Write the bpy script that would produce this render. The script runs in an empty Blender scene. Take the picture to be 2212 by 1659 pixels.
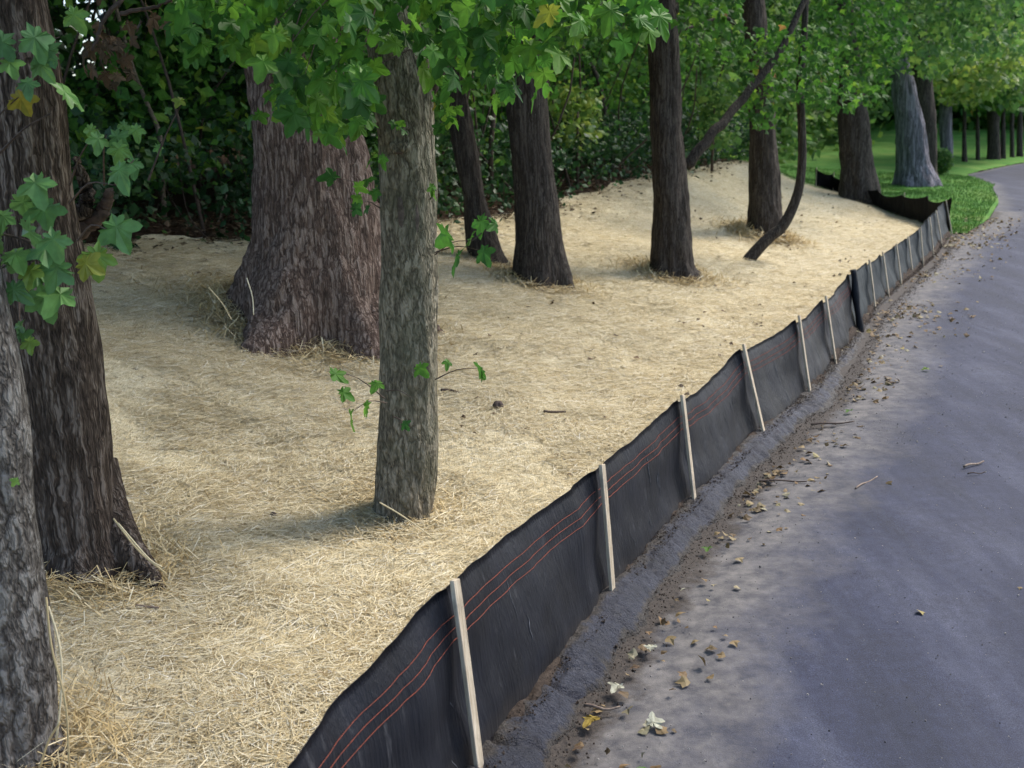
import bpy, math, random
import numpy as np
from mathutils import Vector
SC = bpy.context.scene
COL = SC.collection
R = math.radians

# ------------------------------------------------------------------ camera
PITCH, ROLL, CH, F = R(13.2), R(2.0), 2.62, 2372.0      # focal length in pixels of a 2212 x 1659 view
CAM = np.array([0, 0, CH])
FW = np.array([0, math.cos(PITCH), -math.sin(PITCH)])
_u0 = np.array([0, math.sin(PITCH), math.cos(PITCH)]); _r0 = np.array([1.0, 0, 0])
UP = math.cos(ROLL) * _u0 + math.sin(ROLL) * _r0
RT = math.cos(ROLL) * _r0 - math.sin(ROLL) * _u0
cd = bpy.data.cameras.new('camera'); cam = bpy.data.objects.new('camera', cd); COL.objects.link(cam)
from mathutils import Matrix
cam.matrix_world = Matrix(((RT[0], UP[0], -FW[0], 0), (RT[1], UP[1], -FW[1], 0), (RT[2], UP[2], -FW[2], CH), (0, 0, 0, 1)))
cd.sensor_width = 36; cd.lens = 36 * F / 2212; cd.clip_start = .05; cd.clip_end = 600
cd.dof.use_dof = True; cd.dof.focus_distance = 6.0; cd.dof.aperture_fstop = 3.4
SC.camera = cam
# ------------------------------------------------------------------ sky, sun, exposure
SUN_EL, SUN_AZ = R(50), R(58)        # azimuth clockwise from +Y (the viewing direction)
w = bpy.data.worlds.new('World'); SC.world = w; w.use_nodes = True
wn = w.node_tree.nodes; wl = w.node_tree.links
sky = wn.new('ShaderNodeTexSky'); sky.sky_type = 'NISHITA'; sky.sun_disc = False
sky.sun_elevation = SUN_EL; sky.sun_rotation = SUN_AZ; sky.air_density = 1.0; sky.dust_density = 2.0; sky.ozone_density = 1.0
wl.new(sky.outputs[0], wn['Background'].inputs[0]); wn['Background'].inputs[1].default_value = 0.15
sd = bpy.data.lights.new('sun', 'SUN'); sd.energy = 1.8; sd.angle = R(18); sd.color = (1, .93, .82)
sun = bpy.data.objects.new('sun', sd); COL.objects.link(sun)
sdir = Vector((math.sin(SUN_AZ) * math.cos(SUN_EL), math.cos(SUN_AZ) * math.cos(SUN_EL), math.sin(SUN_EL)))
sun.rotation_euler = sdir.to_track_quat('Z', 'Y').to_euler()
SC.view_settings.view_transform = 'Standard'; SC.view_settings.look = 'None'
SC.view_settings.exposure = 1.3; SC.view_settings.gamma = 1
SC.render.engine = 'CYCLES'
SC.cycles.max_bounces = 6; SC.cycles.diffuse_bounces = 3; SC.cycles.glossy_bounces = 2; SC.cycles.transmission_bounces = 4
SC.cycles.caustics_reflective = False; SC.cycles.caustics_refractive = False

rng = np.random.default_rng(7)
# ------------------------------------------------------------------ helpers
def ray(x, y):
    return FW + (x - 1106) / F * RT + (829.5 - y) / F * UP
def at_depth(x, y, d):
    return CAM + ray(x, y) * d
def at_Y(x, y, Y):
    r = ray(x, y); return CAM + r * (Y / r[1])
def at_z(x, y, z=0):
    r = ray(x, y); return CAM + r * ((z - CH) / r[2])
def depth(p): return float(np.dot(np.asarray(p) - CAM, FW))
def sstep(a, b, x):
    t = np.clip((x - a) / (b - a), 0, 1); return t * t * (3 - 2 * t)

def _hash(ix, iy, iz, seed):
    h = (ix.astype(np.int64) * 374761393 + iy.astype(np.int64) * 668265263 + iz.astype(np.int64) * 2147483647 + seed * 1274126177) & 0xffffffff
    h = ((h ^ (h >> 13)) * 1103515245) & 0xffffffff
    h = (h ^ (h >> 16)) & 0xffffffff
    return h / 4294967295.0
def vnoise(p, seed=0):
    p = np.asarray(p, float); i = np.floor(p).astype(np.int64); f = p - i; f = f * f * (3 - 2 * f)
    out = 0
    for dx in (0, 1):
        for dy in (0, 1):
            for dz in (0, 1):
                wgt = (f[:, 0] if dx else 1 - f[:, 0]) * (f[:, 1] if dy else 1 - f[:, 1]) * (f[:, 2] if dz else 1 - f[:, 2])
                out = out + wgt * _hash(i[:, 0] + dx, i[:, 1] + dy, i[:, 2] + dz, seed)
    return out * 2 - 1
def fbm(p, seed=0, octv=3):
    p = np.asarray(p, float); a = 1.0; o = 0
    for k in range(octv):
        o = o + a * vnoise(p * (2 ** k), seed + k); a *= .5
    return o

def mk(name, verts, faces, mat=None, parent=None, smooth=True, attr=None):
    """faces: (n,3) or (n,4) array, or a list of such arrays"""
    verts = np.asarray(verts, np.float32).reshape(-1, 3)
    if not isinstance(faces, list): faces = [faces]
    faces = [np.asarray(f, np.int32) for f in faces if len(f)]
    me = bpy.data.meshes.new(name)
    me.vertices.add(len(verts)); me.vertices.foreach_set('co', verts.ravel())
    nl = sum(f.size for f in faces); nf = sum(len(f) for f in faces)
    me.loops.add(nl); me.loops.foreach_set('vertex_index', np.concatenate([f.ravel() for f in faces]))
    tot = np.concatenate([np.full(len(f), f.shape[1], np.int32) for f in faces])
    me.polygons.add(nf); me.polygons.foreach_set('loop_start', np.concatenate([[0], np.cumsum(tot)[:-1]]).astype(np.int32))
    me.polygons.foreach_set('use_smooth', np.full(nf, smooth))
    if attr:
        for k, v in attr.items():
            a = me.attributes.new(k, 'FLOAT', 'POINT'); a.data.foreach_set('value', np.asarray(v, np.float32))
    me.update(calc_edges=True); me.validate()
    if mat: me.materials.append(mat)
    o = bpy.data.objects.new(name, me); COL.objects.link(o)
    if parent is not None:
        o.parent = parent
        o.matrix_parent_inverse = Matrix.Translation(-Vector(parent.location)) if parent.type == 'EMPTY' or True else None
    return o
def tag(o, label=None, cat=None, group=None, kind=None):
    if label: o['label'] = label
    if cat: o['category'] = cat
    if group: o['group'] = group
    if kind: o['kind'] = kind
    return o
def thing(name, loc, label, cat, group=None):
    o = bpy.data.objects.new(name, None); COL.objects.link(o); o.location = tuple(float(v) for v in loc)
    o.empty_display_size = .2
    return tag(o, label, cat, group)
def rebase(o, loc):
    """move the origin of a single-mesh thing to loc"""
    o.data.transform(Matrix.Translation(-Vector([float(v) for v in loc]))); o.location = [float(v) for v in loc]; return o

def grid_faces(nu, nv, wrap=False):
    i, j = np.meshgrid(np.arange(nu - 1), np.arange(nv if wrap else nv - 1), indexing='ij')
    a = i * nv + j; b = i * nv + (j + 1) % nv; c = (i + 1) * nv + (j + 1) % nv; d = (i + 1) * nv + j
    return np.stack([a, b, c, d], -1).reshape(-1, 4)

def catmull(P, n):
    P = np.asarray(P, float); m = len(P)
    Q = np.vstack([2 * P[0] - P[1], P, 2 * P[-1] - P[-2]])
    u = np.linspace(0, m - 1, n); k = np.minimum(u.astype(int), m - 2); t = (u - k)[:, None]
    a, b, c, d = Q[k], Q[k + 1], Q[k + 2], Q[k + 3]
    return .5 * (2 * b + (c - a) * t + (2 * a - 5 * b + 4 * c - d) * t ** 2 + (3 * b - a - 3 * c + d) * t ** 3)

def tube(P, rad, nseg=8, cap=True):
    P = np.asarray(P, float); n = len(P); rad = np.broadcast_to(rad, (n,))
    T = np.gradient(P, axis=0); T /= np.linalg.norm(T, axis=1)[:, None] + 1e-9
    ref = np.array([0, 0, 1.0]) if abs(T[:, 2]).mean() < .8 else np.array([1.0, 0, 0])
    A = np.cross(T, ref); A /= np.linalg.norm(A, axis=1)[:, None] + 1e-9
    B = np.cross(A, T)
    th = np.linspace(0, 2 * np.pi, nseg, endpoint=False)
    V = P[:, None] + rad[:, None, None] * (np.cos(th)[None, :, None] * A[:, None] + np.sin(th)[None, :, None] * B[:, None])
    V = V.reshape(-1, 3); f = [grid_faces(n, nseg, True)[:, ::-1]]
    if cap:
        V = np.vstack([V, P[0], P[-1]]); j = np.arange(nseg); k = (j + 1) % nseg
        f.append(np.stack([j, k, np.full(nseg, len(V) - 2)], -1))
        o = (n - 1) * nseg; f.append(np.stack([o + k, o + j, np.full(nseg, len(V) - 1)], -1))
    return V, f
def join(parts):
    V = []; F3 = []; F4 = []; o = 0
    for v, fs in parts:
        V.append(v)
        for f in (fs if isinstance(fs, list) else [fs]):
            (F3 if f.shape[1] == 3 else F4).append(f + o)
        o += len(v)
    r = []
    if F3: r.append(np.vstack(F3))
    if F4: r.append(np.vstack(F4))
    return np.vstack(V), r
def box(c, ax, ay, az):
    c = np.asarray(c, float); ax, ay, az = map(lambda v: np.asarray(v, float), (ax, ay, az))
    V = np.array([c + sx * ax + sy * ay + sz * az for sx in (-1, 1) for sy in (-1, 1) for sz in (-1, 1)])
    f = np.array([[0, 1, 3, 2], [4, 6, 7, 5], [0, 4, 5, 1], [2, 3, 7, 6], [0, 2, 6, 4], [1, 5, 7, 3]])
    return V, [f]

# ------------------------------------------------------------------ node helper
class NT:
    def __init__(s, name, rough=.8, spec=.3):
        s.m = bpy.data.materials.new(name); s.m.use_nodes = True; s.t = s.m.node_tree
        s.b = s.t.nodes['Principled BSDF']; s.out = s.t.nodes['Material Output']
        s.b.inputs['Roughness'].default_value = rough; s.b.inputs['Specular IOR Level'].default_value = spec
        s.tc = s.t.nodes.new('ShaderNodeTexCoord').outputs['Object']
    def n(s, ty, **kw):
        nd = s.t.nodes.new('ShaderNode' + ty)
        for k, v in kw.items():
            if hasattr(nd, k): setattr(nd, k, v)
            else: s.set(nd, k, v)
        return nd
    def set(s, nd, k, v):
        i = nd.inputs[k.replace('_', ' ')] if isinstance(k, str) else nd.inputs[k]
        if hasattr(v, 'is_output') or isinstance(v, bpy.types.NodeSocket): s.t.links.new(v, i)
        else: i.default_value = v
    def l(s, a, b): s.t.links.new(a, b)
    def map(s, scale=(1, 1, 1), rot=(0, 0, 0), vec=None):
        m = s.t.nodes.new('ShaderNodeMapping'); m.inputs['Scale'].default_value = scale; m.inputs['Rotation'].default_value = rot
        s.l(vec or s.tc, m.inputs[0]); return m.outputs[0]
    def noise(s, scale=5, detail=4, rough=.55, vec=None, dist=0):
        m = s.t.nodes.new('ShaderNodeTexNoise'); m.inputs['Scale'].default_value = scale; m.inputs['Detail'].default_value = detail
        m.inputs['Roughness'].default_value = rough; m.inputs['Distortion'].default_value = dist
        s.l(vec or s.tc, m.inputs[0]); return m.outputs[0]
    def vor(s, scale=5, vec=None, feature='F1', rand=1.0):
        m = s.t.nodes.new('ShaderNodeTexVoronoi'); m.feature = feature; m.inputs['Scale'].default_value = scale
        m.inputs['Randomness'].default_value = rand
        s.l(vec or s.tc, m.inputs[0]); return m.outputs[0]
    def ramp(s, fac, stops, interp='LINEAR'):
        m = s.t.nodes.new('ShaderNodeValToRGB'); e = m.color_ramp.elements; m.color_ramp.interpolation = interp
        while len(e) < len(stops): e.new(.5)
        for q, (p, c) in zip(e, stops):
            q.position = p; q.color = (*c, 1) if isinstance(c, tuple) else (c, c, c, 1)
        s.l(fac, m.inputs[0]); return m.outputs[0]
    def mix(s, fac, a, b, mode='MIX'):
        m = s.t.nodes.new('ShaderNodeMix'); m.data_type = 'RGBA'; m.blend_type = mode
        for sock, v in ((m.inputs[0], fac), (m.inputs[6], a), (m.inputs[7], b)):
            if isinstance(v, bpy.types.NodeSocket): s.l(v, sock)
            elif isinstance(v, tuple): sock.default_value = (*v, 1)
            else: sock.default_value = v
        return m.outputs[2]
    def math(s, op, a, b=0.0, clamp=False):
        m = s.t.nodes.new('ShaderNodeMath'); m.operation = op; m.use_clamp = clamp
        for sock, v in ((m.inputs[0], a), (m.inputs[1], b)):
            if isinstance(v, bpy.types.NodeSocket): s.l(v, sock)
            else: sock.default_value = v
        return m.outputs[0]
    def attr(s, name):
        m = s.t.nodes.new('ShaderNodeAttribute'); m.attribute_name = name; return m.outputs['Fac']
    def island(s): return s.t.nodes.new('ShaderNodeNewGeometry').outputs['Random Per Island']
    def color(s, c): s.l(c, s.b.inputs['Base Color'])
    def bump(s, h, strength=.5, dist=.01):
        m = s.t.nodes.new('ShaderNodeBump'); m.inputs['Strength'].default_value = strength; m.inputs['Distance'].default_value = dist
        s.l(h, m.inputs['Height']); s.l(m.outputs[0], s.b.inputs['Normal']); return m
# ------------------------------------------------------------------ materials
def bark(name, dark, mid, light, sc=9, stretch=.16, bumpd=.03, moss=None):
    t = NT(name, .9, .15)
    wob = t.noise(3, 2)
    v0 = t.n('VectorMath', operation='MULTIPLY_ADD'); t.l(t.n('Vector' + 'Math', operation='SUBTRACT').outputs[0], v0.inputs[2])
    nd = t.t.nodes.new('ShaderNodeTexNoise'); nd.inputs['Scale'].default_value = 11; nd.inputs['Detail'].default_value = 2; t.l(t.tc, nd.inputs[0])
    mv = t.n('VectorMath', operation='MULTIPLY'); t.l(nd.outputs['Color'], mv.inputs[0]); mv.inputs[1].default_value = (.035, .035, .05)
    av = t.n('VectorMath', operation='ADD'); t.l(t.tc, av.inputs[0]); t.l(mv.outputs[0], av.inputs[1])
    m = t.map((1, 1, stretch), vec=av.outputs[0])
    def furrow(k, det=3):
        n_ = t.noise(sc * k, det, .55, m); return t.math('MULTIPLY', t.math('ABSOLUTE', t.math('SUBTRACT', n_, .5)), 9.0, True)
    f1, f2 = furrow(.6), furrow(1.5, 2)
    fine = t.noise(38, 5, .7, t.map((1, 1, .35)))
    h = t.math('ADD', t.math('ADD', t.math('MULTIPLY', f1, .45), t.math('MULTIPLY', f2, .30)), t.math('MULTIPLY', fine, .5))
    c = t.ramp(h, [(.25, dark), (.68, mid), (.98, light)])
    big = t.noise(1.6, 4, .6)
    c = t.mix(t.ramp(big, [(.35, .0), (.75, .45)]), c, tuple(.55 * a + .45 * b for a, b in zip(dark, mid)))
    if moss:
        c = t.mix(t.ramp(t.noise(2.2, 5, .7), [(.42, 0.), (.66, .6)]), c, moss)
    t.color(c); t.bump(h, 1.0, bumpd * 1.7); return t.m
M = {}
M['bark_grey'] = bark('grey_bark', (.025, .021, .019), (.122, .110, .098), (.26, .245, .225), 24, .42, .012)
M['bark_brown'] = bark('brown_bark', (.014, .010, .008), (.082, .061, .047), (.22, .18, .15), 30, .13, .013)
M['bark_red'] = bark('reddish_bark', (.022, .015, .012), (.150, .102, .080), (.33, .255, .21), 34, .08, .013)
M['bark_olive'] = bark('olive_bark', (.040, .034, .025), (.20, .175, .125), (.37, .33, .25), 30, .30, .011, (.10, .105, .065))
M['bark_dark'] = bark('dark_bark', (.014, .011, .010), (.056, .046, .038), (.105, .09, .077), 40, .06, .006)
M['bark_pale'] = bark('pale_grey_bark', (.045, .045, .05), (.16, .148, .175), (.29, .27, .32), 14, .05, .02)

def leafmat(name, stops, trans=.35, rough=.45, spec=.35, patch=0):
    t = NT(name, rough, spec)
    fac = t.island()
    if patch: fac = t.math('ADD', t.math('MULTIPLY', fac, .62), t.math('MULTIPLY', t.math('SUBTRACT', t.noise(patch, 3, .6), .32), 1.15), True)
    c = t.ramp(fac, stops)
    c = t.mix(t.noise(25, 2), c, t.mix(.75, c, (.02, .03, .01)), 'MIX')
    t.color(c)
    tr = t.n('BsdfTranslucent'); t.l(t.mix(.5, c, (.20, .30, .02), 'ADD') if False else c, tr.inputs[0])
    ms = t.n('MixShader'); ms.inputs[0].default_value = trans
    t.l(t.b.outputs[0], ms.inputs[1]); t.l(tr.outputs[0], ms.inputs[2]); t.l(ms.outputs[0], t.out.inputs[0])
    return t.m
M['leaf_near'] = leafmat('maple_leaf', [(0, (.04, .15, .03)), (.35, (.08, .26, .035)), (.7, (.14, .37, .04)), (.94, (.19, .43, .05)), (.99, (.26, .48, .05)), (1, (.45, .40, .06))], .5, .5, .3)
M['leaf_left'] = leafmat('sprig_leaf', [(0, (.11, .27, .09)), (.5, (.17, .38, .11)), (.85, (.24, .46, .09)), (.97, (.32, .38, .05)), (1, (.42, .30, .04))], .3)
M['leaf_mid'] = leafmat('oak_leaf', [(0, (.018, .07, .015)), (.45, (.05, .17, .025)), (.75, (.11, .30, .035)), (.93, (.24, .44, .045)), (.985, (.34, .48, .06)), (1, (.45, .25, .08))], .5, .6, .22, 1.3)
M['leaf_pale'] = leafmat('pale_leaf', [(0, (.05, .14, .045)), (.5, (.13, .30, .07)), (1, (.36, .54, .10))], .5, .6, .25, .5)
M['leaf_lime'] = leafmat('lime_leaf', [(0, (.14, .30, .06)), (.5, (.28, .46, .08)), (1, (.44, .54, .10))], .5)
M['leaf_woods'] = leafmat('woods_leaf', [(0, (.03, .10, .025)), (.35, (.075, .24, .04)), (.7, (.16, .40, .06)), (.9, (.34, .54, .07)), (1, (.50, .56, .07))], .5, .6, .22, .9)
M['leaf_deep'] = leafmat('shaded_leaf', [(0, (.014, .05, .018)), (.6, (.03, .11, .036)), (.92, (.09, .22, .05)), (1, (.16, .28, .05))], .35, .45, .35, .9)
M['leaf_dead'] = leafmat('dead_leaf', [(0, (.05, .027, .018)), (.5, (.12, .065, .04)), (1, (.24, .15, .09))], .2, .7)
M['litter'] = leafmat('fallen_leaf', [(0, (.12, .07, .035)), (.35, (.26, .15, .07)), (.7, (.33, .24, .12)), (.92, (.42, .38, .26)), (1, (.36, .27, .07))], .1, .7)
def simple(name, c, rough=.8, c2=None, sc=40, trans=0):
    t = NT(name, rough, .25)
    t.color(t.mix(t.ramp(t.noise(sc, 4), [(.35, 0.), (.65, 1.)]), c, c2 or tuple(.6 * x for x in c)))
    return t.m
M['twig'] = simple('twig_wood', (.10, .075, .06), .85, (.05, .035, .03))
M['pale_twig'] = simple('dry_twig', (.28, .22, .17), .85, (.14, .10, .08))

# straw
def straw_sheet():
    t = NT('straw_sheet', .95, .1)
    a = t.noise(1, 3, .6, t.map((110, 16, 20), (0, 0, .5)))
    b = t.noise(1, 3, .6, t.map((18, 100, 20), (0, 0, .2)))
    c = t.noise(1, 3, .6, t.map((120, 18, 20), (0, 0, 2.2)))
    m = t.math('MAXIMUM', t.math('MAXIMUM', a, b), c)
    col = t.ramp(m, [(.40, (.25, .19, .10)), (.52, (.50, .42, .26)), (.62, (.63, .555, .37)), (.75, (.73, .66, .49))])
    big = t.noise(.7, 4, .6)
    col = t.mix(t.ramp(big, [(.38, 0.), (.68, .5)]), col, t.mix(.5, col, (.50, .47, .38)))
    spots = t.noise(9, 4, .75)
    col = t.mix(t.ramp(spots, [(.60, 0.), (.72, .75)]), col, (.07, .06, .05))
    t.color(col); t.bump(t.math('ADD', m, t.math('MULTIPLY', t.noise(14, 3), .8)), .9, .02); return t.m
M['straw_sheet'] = straw_sheet()
def straw(name, stops):
    t = NT(name, .75, .25); c = t.ramp(t.island(), stops); t.color(c); return t.m
M['straw'] = straw('straw', [(0, (.22, .15, .07)), (.1, (.42, .32, .16)), (.4, (.60, .50, .30)), (.8, (.71, .63, .43)), (.94, (.76, .70, .54)), (1, (.82, .79, .68))])
M['straw_dark'] = straw('old_straw', [(0, (.22, .15, .06)), (.25, (.50, .37, .17)), (.75, (.68, .55, .31)), (1, (.82, .74, .53))])
def asphalt():
    t = NT('asphalt', .78, .35)
    tt = t.attr('off')
    base = t.ramp(t.noise(1, 6, .62, t.map((2.2, .5, 1), (0, 0, R(25.7)))), [(.30, (.014, .018, .036)), (.52, (.024, .029, .057)), (.74, (.058, .065, .100))])
    streak = t.noise(1, 5, .65, t.map((9, .5, 1), (0, 0, R(25.7))))
    base = t.mix(t.ramp(streak, [(.48, 0.), (.8, .28)]), base, (.085, .092, .12))
    swirl = t.noise(1, 5, .7, t.map((1.2, 3.0, 1), (0, 0, R(20))), dist=.4)
    base = t.mix(t.ramp(swirl, [(.5, 0.), (.72, .35)]), base, (.022, .022, .034))
    grain = t.noise(160, 3, .7)
    base = t.mix(.75, base, t.ramp(grain, [(.3, (.25, .25, .27)), (.5, (.85, .85, .87)), (.72, (2.1, 2.1, 2.1))]), 'MULTIPLY')
    base = t.mix(.8, base, t.ramp(t.noise(13, 7, .75), [(.32, (.7, .7, .72)), (.5, (1., 1., 1.)), (.68, (1.4, 1.38, 1.35))]), 'MULTIPLY')
    spk = t.vor(55, t.tc)
    base = t.mix(t.ramp(spk, [(.05, .6), (.1, 0.)]), base, (.03, .028, .03))
    dk_ = t.math('ADD', tt, t.math('MULTIPLY', t.math('SUBTRACT', t.noise(.9, 4, .6), .5), 1.2))
    base = t.mix(t.ramp(t.math('MULTIPLY', dk_, .2), [(.32, 0.), (.52, .75)]), base, (.012, .015, .031))
    # dusty, sandy band beside the gutter, then wet soil at the foot of the kerb
    edge = t.math('ADD', tt, t.math('MULTIPLY', t.math('SUBTRACT', t.noise(1.6, 5, .65), .5), .9))
    base = t.mix(t.ramp(edge, [(.35, .8), (.75, .25), (1.5 / 1.6, 0.)]), base, t.mix(t.ramp(t.noise(7, 5, .7), [(.35, 0.), (.65, 1.)]), (.06, .058, .062), (.20, .185, .17)))
    soil = t.math('ADD', tt, t.math('MULTIPLY', t.math('SUBTRACT', t.noise(4.5, 5, .7), .5), .45))
    base = t.mix(t.ramp(soil, [(.10, 1.), (.2, 0.)]), base, t.ramp(t.noise(60, 4, .7), [(.3, (.014, .011, .010)), (.7, (.065, .052, .043))]))
    t.color(base); t.bump(t.math('ADD', grain, t.math('MULTIPLY', t.noise(20, 3), .6)), .5, .006); return t.m
M['asphalt'] = asphalt()
def kerbmat():
    t = NT('asphalt_kerb', .6, .45)
    b = t.ramp(t.noise(3.5, 6, .7), [(.3, (.008, .009, .016)), (.52, (.022, .025, .043)), (.8, (.065, .07, .095))])
    d = t.math('ADD', t.attr('soil'), t.math('MULTIPLY', t.math('SUBTRACT', t.noise(9, 6, .75), .5), 1.6))
    b = t.mix(t.ramp(d, [(.45, 0.), (.7, 1.)]), b, t.ramp(t.noise(70, 4, .7), [(.3, (.012, .010, .009)), (.7, (.075, .062, .052))]))
    g = t.noise(90, 4, .7); t.color(t.mix(.5, b, t.ramp(g, [(.3, (.5, .5, .5)), (.7, (1.4, 1.4, 1.4))]), 'MULTIPLY'))
    t.bump(t.math('ADD', g, t.math('MULTIPLY', t.noise(22, 6, .7), 1.8)), 1.0, .02); return t.m
M['kerb'] = kerbmat()
def soilmat(name, a, b, sc=30):
    t = NT(name, .95, .1); n = t.noise(sc, 6, .75); t.color(t.ramp(n, [(.3, a), (.7, b)])); t.bump(n, .9, .02); return t.m
M['soil'] = soilmat('soil', (.016, .012, .010), (.085, .066, .053))
M['woods_floor'] = soilmat('woods_floor', (.014, .010, .007), (.075, .045, .028), 12)
def lawnmat():
    t = NT('lawn', .9, .2); n = t.noise(1, 5, .7, t.map((30, 30, 30)))
    c = t.ramp(n, [(.3, (.035, .11, .018)), (.55, (.075, .21, .032)), (.75, (.14, .29, .045))])
    c = t.mix(t.ramp(t.noise(.5, 3), [(.45, 0.), (.7, .6)]), c, (.18, .27, .06)); t.color(c); t.bump(n, .8, .03); return t.m
M['lawn'] = lawnmat()
M['grass'] = leafmat('grass_blade', [(0, (.035, .12, .02)), (.6, (.08, .22, .035)), (1, (.20, .33, .06))], .3, .6, .2, .5)
def fabric(name, c1, c2, rough=.5):
    t = NT(name, rough, .22)
    big = t.noise(3, 4, .6); c = t.ramp(big, [(.35, c1), (.7, c2)])
    v = t.noise(1, 3, .6, t.map((60, 60, 3.5))); c = t.mix(t.ramp(v, [(.55, 0.), (.8, .15)]), c, (.04, .044, .052))
    sm = t.noise(1, 5, .75, t.map((14, 14, 2.2))); c = t.mix(t.ramp(sm, [(.60, 0.), (.80, .5)]), c, (.13, .13, .14))
    low = t.ramp(t.math('ADD', t.attr('hh'), t.math('MULTIPLY', t.math('SUBTRACT', t.noise(5, 4), .5), .2)), [(.03, .8), (.26, 0.)])
    c = t.mix(low, c, (.04, .034, .029))
    t.color(c) if rough < .8 else t.color(t.mix(.8, c, c1)); wv = t.noise(260, 2, .6)
    t.bump(t.math('ADD', t.math('MULTIPLY', wv, .25), t.math('ADD', v, big)), .6, .014); return t.m
M['fabric'] = fabric('black_fabric', (.0045, .005, .008), (.010, .0115, .018))
M['fabric_grey'] = fabric('grey_fabric', (.016, .021, .024), (.030, .038, .042), .7)
M['fabric_black'] = fabric('matt_black_fabric', (.003, .003, .004), (.006, .0065, .008), .85)
M['thread'] = simple('orange_thread', (.22, .055, .033), .9, (.10, .035, .028), 90)
def stake_mat():
    t = NT('weathered_stake', .8, .2)
    n = t.noise(1, 5, .7, t.map((90, 90, 5))); c = t.ramp(n, [(.3, (.28, .22, .15)), (.55, (.50, .42, .31)), (.75, (.64, .57, .46))])
    c = t.mix(t.ramp(t.noise(6, 5, .7), [(.5, 0.), (.75, .7)]), c, (.13, .115, .10)); t.color(c); t.bump(n, .6, .004); return t.m
M['stake'] = stake_mat()
M['broken_wood'] = simple('broken_wood', (.12, .08, .06), .9, (.04, .03, .025), 20)
M['scar'] = simple('bare_scar', (.15, .12, .10), .9, (.07, .055, .045), 22)
M['crease'] = simple('rubbed_fabric', (.16, .16, .17), .6, (.06, .06, .065), 50)
M['grit'] = straw('grit', [(0, (.03, .03, .035)), (.5, (.14, .13, .13)), (1, (.38, .35, .31))])
M['net'] = simple('faded_green_cord', (.30, .36, .27), .9, (.4, .42, .3))

# ------------------------------------------------------------------ fence line and terrain
# stakes: bottom (x, y), top (x, y) in the 2212-wide view
ST = [((1024, 1678), (965, 1250)), ((1312, 1300), (1288, 1002)), ((1490, 1090), (1465, 853)), ((1643, 944), (1599, 744)),
      ((1744, 856), (1719, 682)), ((1800, 786), (1777, 640)), ((1851, 712), (1834, 586)), ((1885, 664), (1872, 562)),
      ((1914, 636), (1902, 545)), ((1942, 612), (1932, 527)), ((1967, 590), (1958, 511)), ((1991, 571), (1984, 492)),
      ((2013, 549), (2004, 470)), ((2031, 528), (2018, 455)), ((2052, 502), (2040, 432))]
SB = [at_z(*b, .03) for b, t in ST]
STP = [at_Y(*t, b3[1] + .02) for (b, t), b3 in zip(ST, SB)]
s0 = SB[0] - (SB[1] - SB[0]) * 1.0; t0 = STP[0] - (STP[1] - STP[0]) * 1.0; t0[2] = s0[2] + .76
for _ in range(6):      # the near end of the cloth leans so that its edge leaves the frame where the photo shows it
    _d = depth(t0); _y = 829.5 - F * float((t0 - CAM) @ UP) / _d; t0 = at_Y(672 - (_y - 1659) * .86, _y, t0[1])
sm1 = s0 - (SB[1] - SB[0]); tm1 = t0 - (SB[1] - SB[0])
SB = [sm1, s0] + SB; STP = [tm1, t0] + STP
SB = np.array(SB); STP = np.array(STP)
O2 = SB[2][:2]; D2 = SB[-1][:2] - O2; D2 = D2 / np.linalg.norm(D2); N2 = np.array([-D2[1], D2[0]])
def st_of(x, y):
    q = np.stack([np.asarray(x, float) - O2[0], np.asarray(y, float) - O2[1]], -1); return q @ D2, q @ N2
_fs, _ft = st_of(SB[:, 0], SB[:, 1])
def fence_t(s): return np.interp(s, _fs, _ft)        # small wiggle of the fence about its straight line
def xy_of(s, t):
    s = np.asarray(s, float)[..., None]; t = np.asarray(t, float)[..., None]; return O2 + s * D2 + t * N2
S_END = float(_fs[-1])
print('fence end s', S_END, 'spacing', np.diff(_fs).round(2), 'wiggle', _ft.round(2))
_rp = [at_z(*q_) for q_ in [(2100, 402), (2081, 378), (2130, 367), (2170, 359), (2212, 351), (2262, 340)]]
_rs, _rt = st_of([q_[0] for q_ in _rp], [q_[1] for q_ in _rp]); print('road edge', _rs.round(1), _rt.round(1))
_rs = np.concatenate([[_rs[0] - .8, _rs[0]], [_rs[1]], _rs[2:], [_rs[-1] + 40]]); _rt = np.concatenate([[0, 0], [_rt[1]], _rt[2:], [_rt[-1] - 40]])
def bend(s): return np.interp(s, _rs, _rt)
def H(x, y):
    s, t = st_of(x, y); t = t - fence_t(s); t = t - bend(s)
    a = np.interp(t, [-90, -9, -8, 0, .5, 1.6, 2.4, 3.8, 6.3, 8, 12, 30, 80], [1.5, .15, .0, 0, .05, .12, .25, .54, 1.27, 1.6, 1.9, 3.2, 6])
    a2 = np.interp(t, [-90, -9, -8, 0, .5, 1.6, 2.5, 3.8, 4.7, 5.3, 6, 7.5, 12, 30, 80], [1.5, .15, 0, 0, .04, .12, .30, .60, 1.02, 1.36, 1.45, 1.6, 1.9, 3.2, 6])
    q2 = sstep(13, 19, s); a = a * (1 - q2) + a2 * q2
    b = np.interp(t, [-90, -9, -8, 0, .6, 3, 10, 30, 80], [1.5, .15, 0, .02, .08, .22, .75, 2.0, 5])
    k = sstep(26.5, 32, s)
    a = a * (1 - k) + b * k
    m = sstep(.2, 2.5, t)
    p = np.stack([np.ravel(x) * .45, np.ravel(y) * .45, np.ravel(x) * 0], -1)
    return a + (fbm(p, 3).reshape(np.shape(x)) * .09) * m
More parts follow.
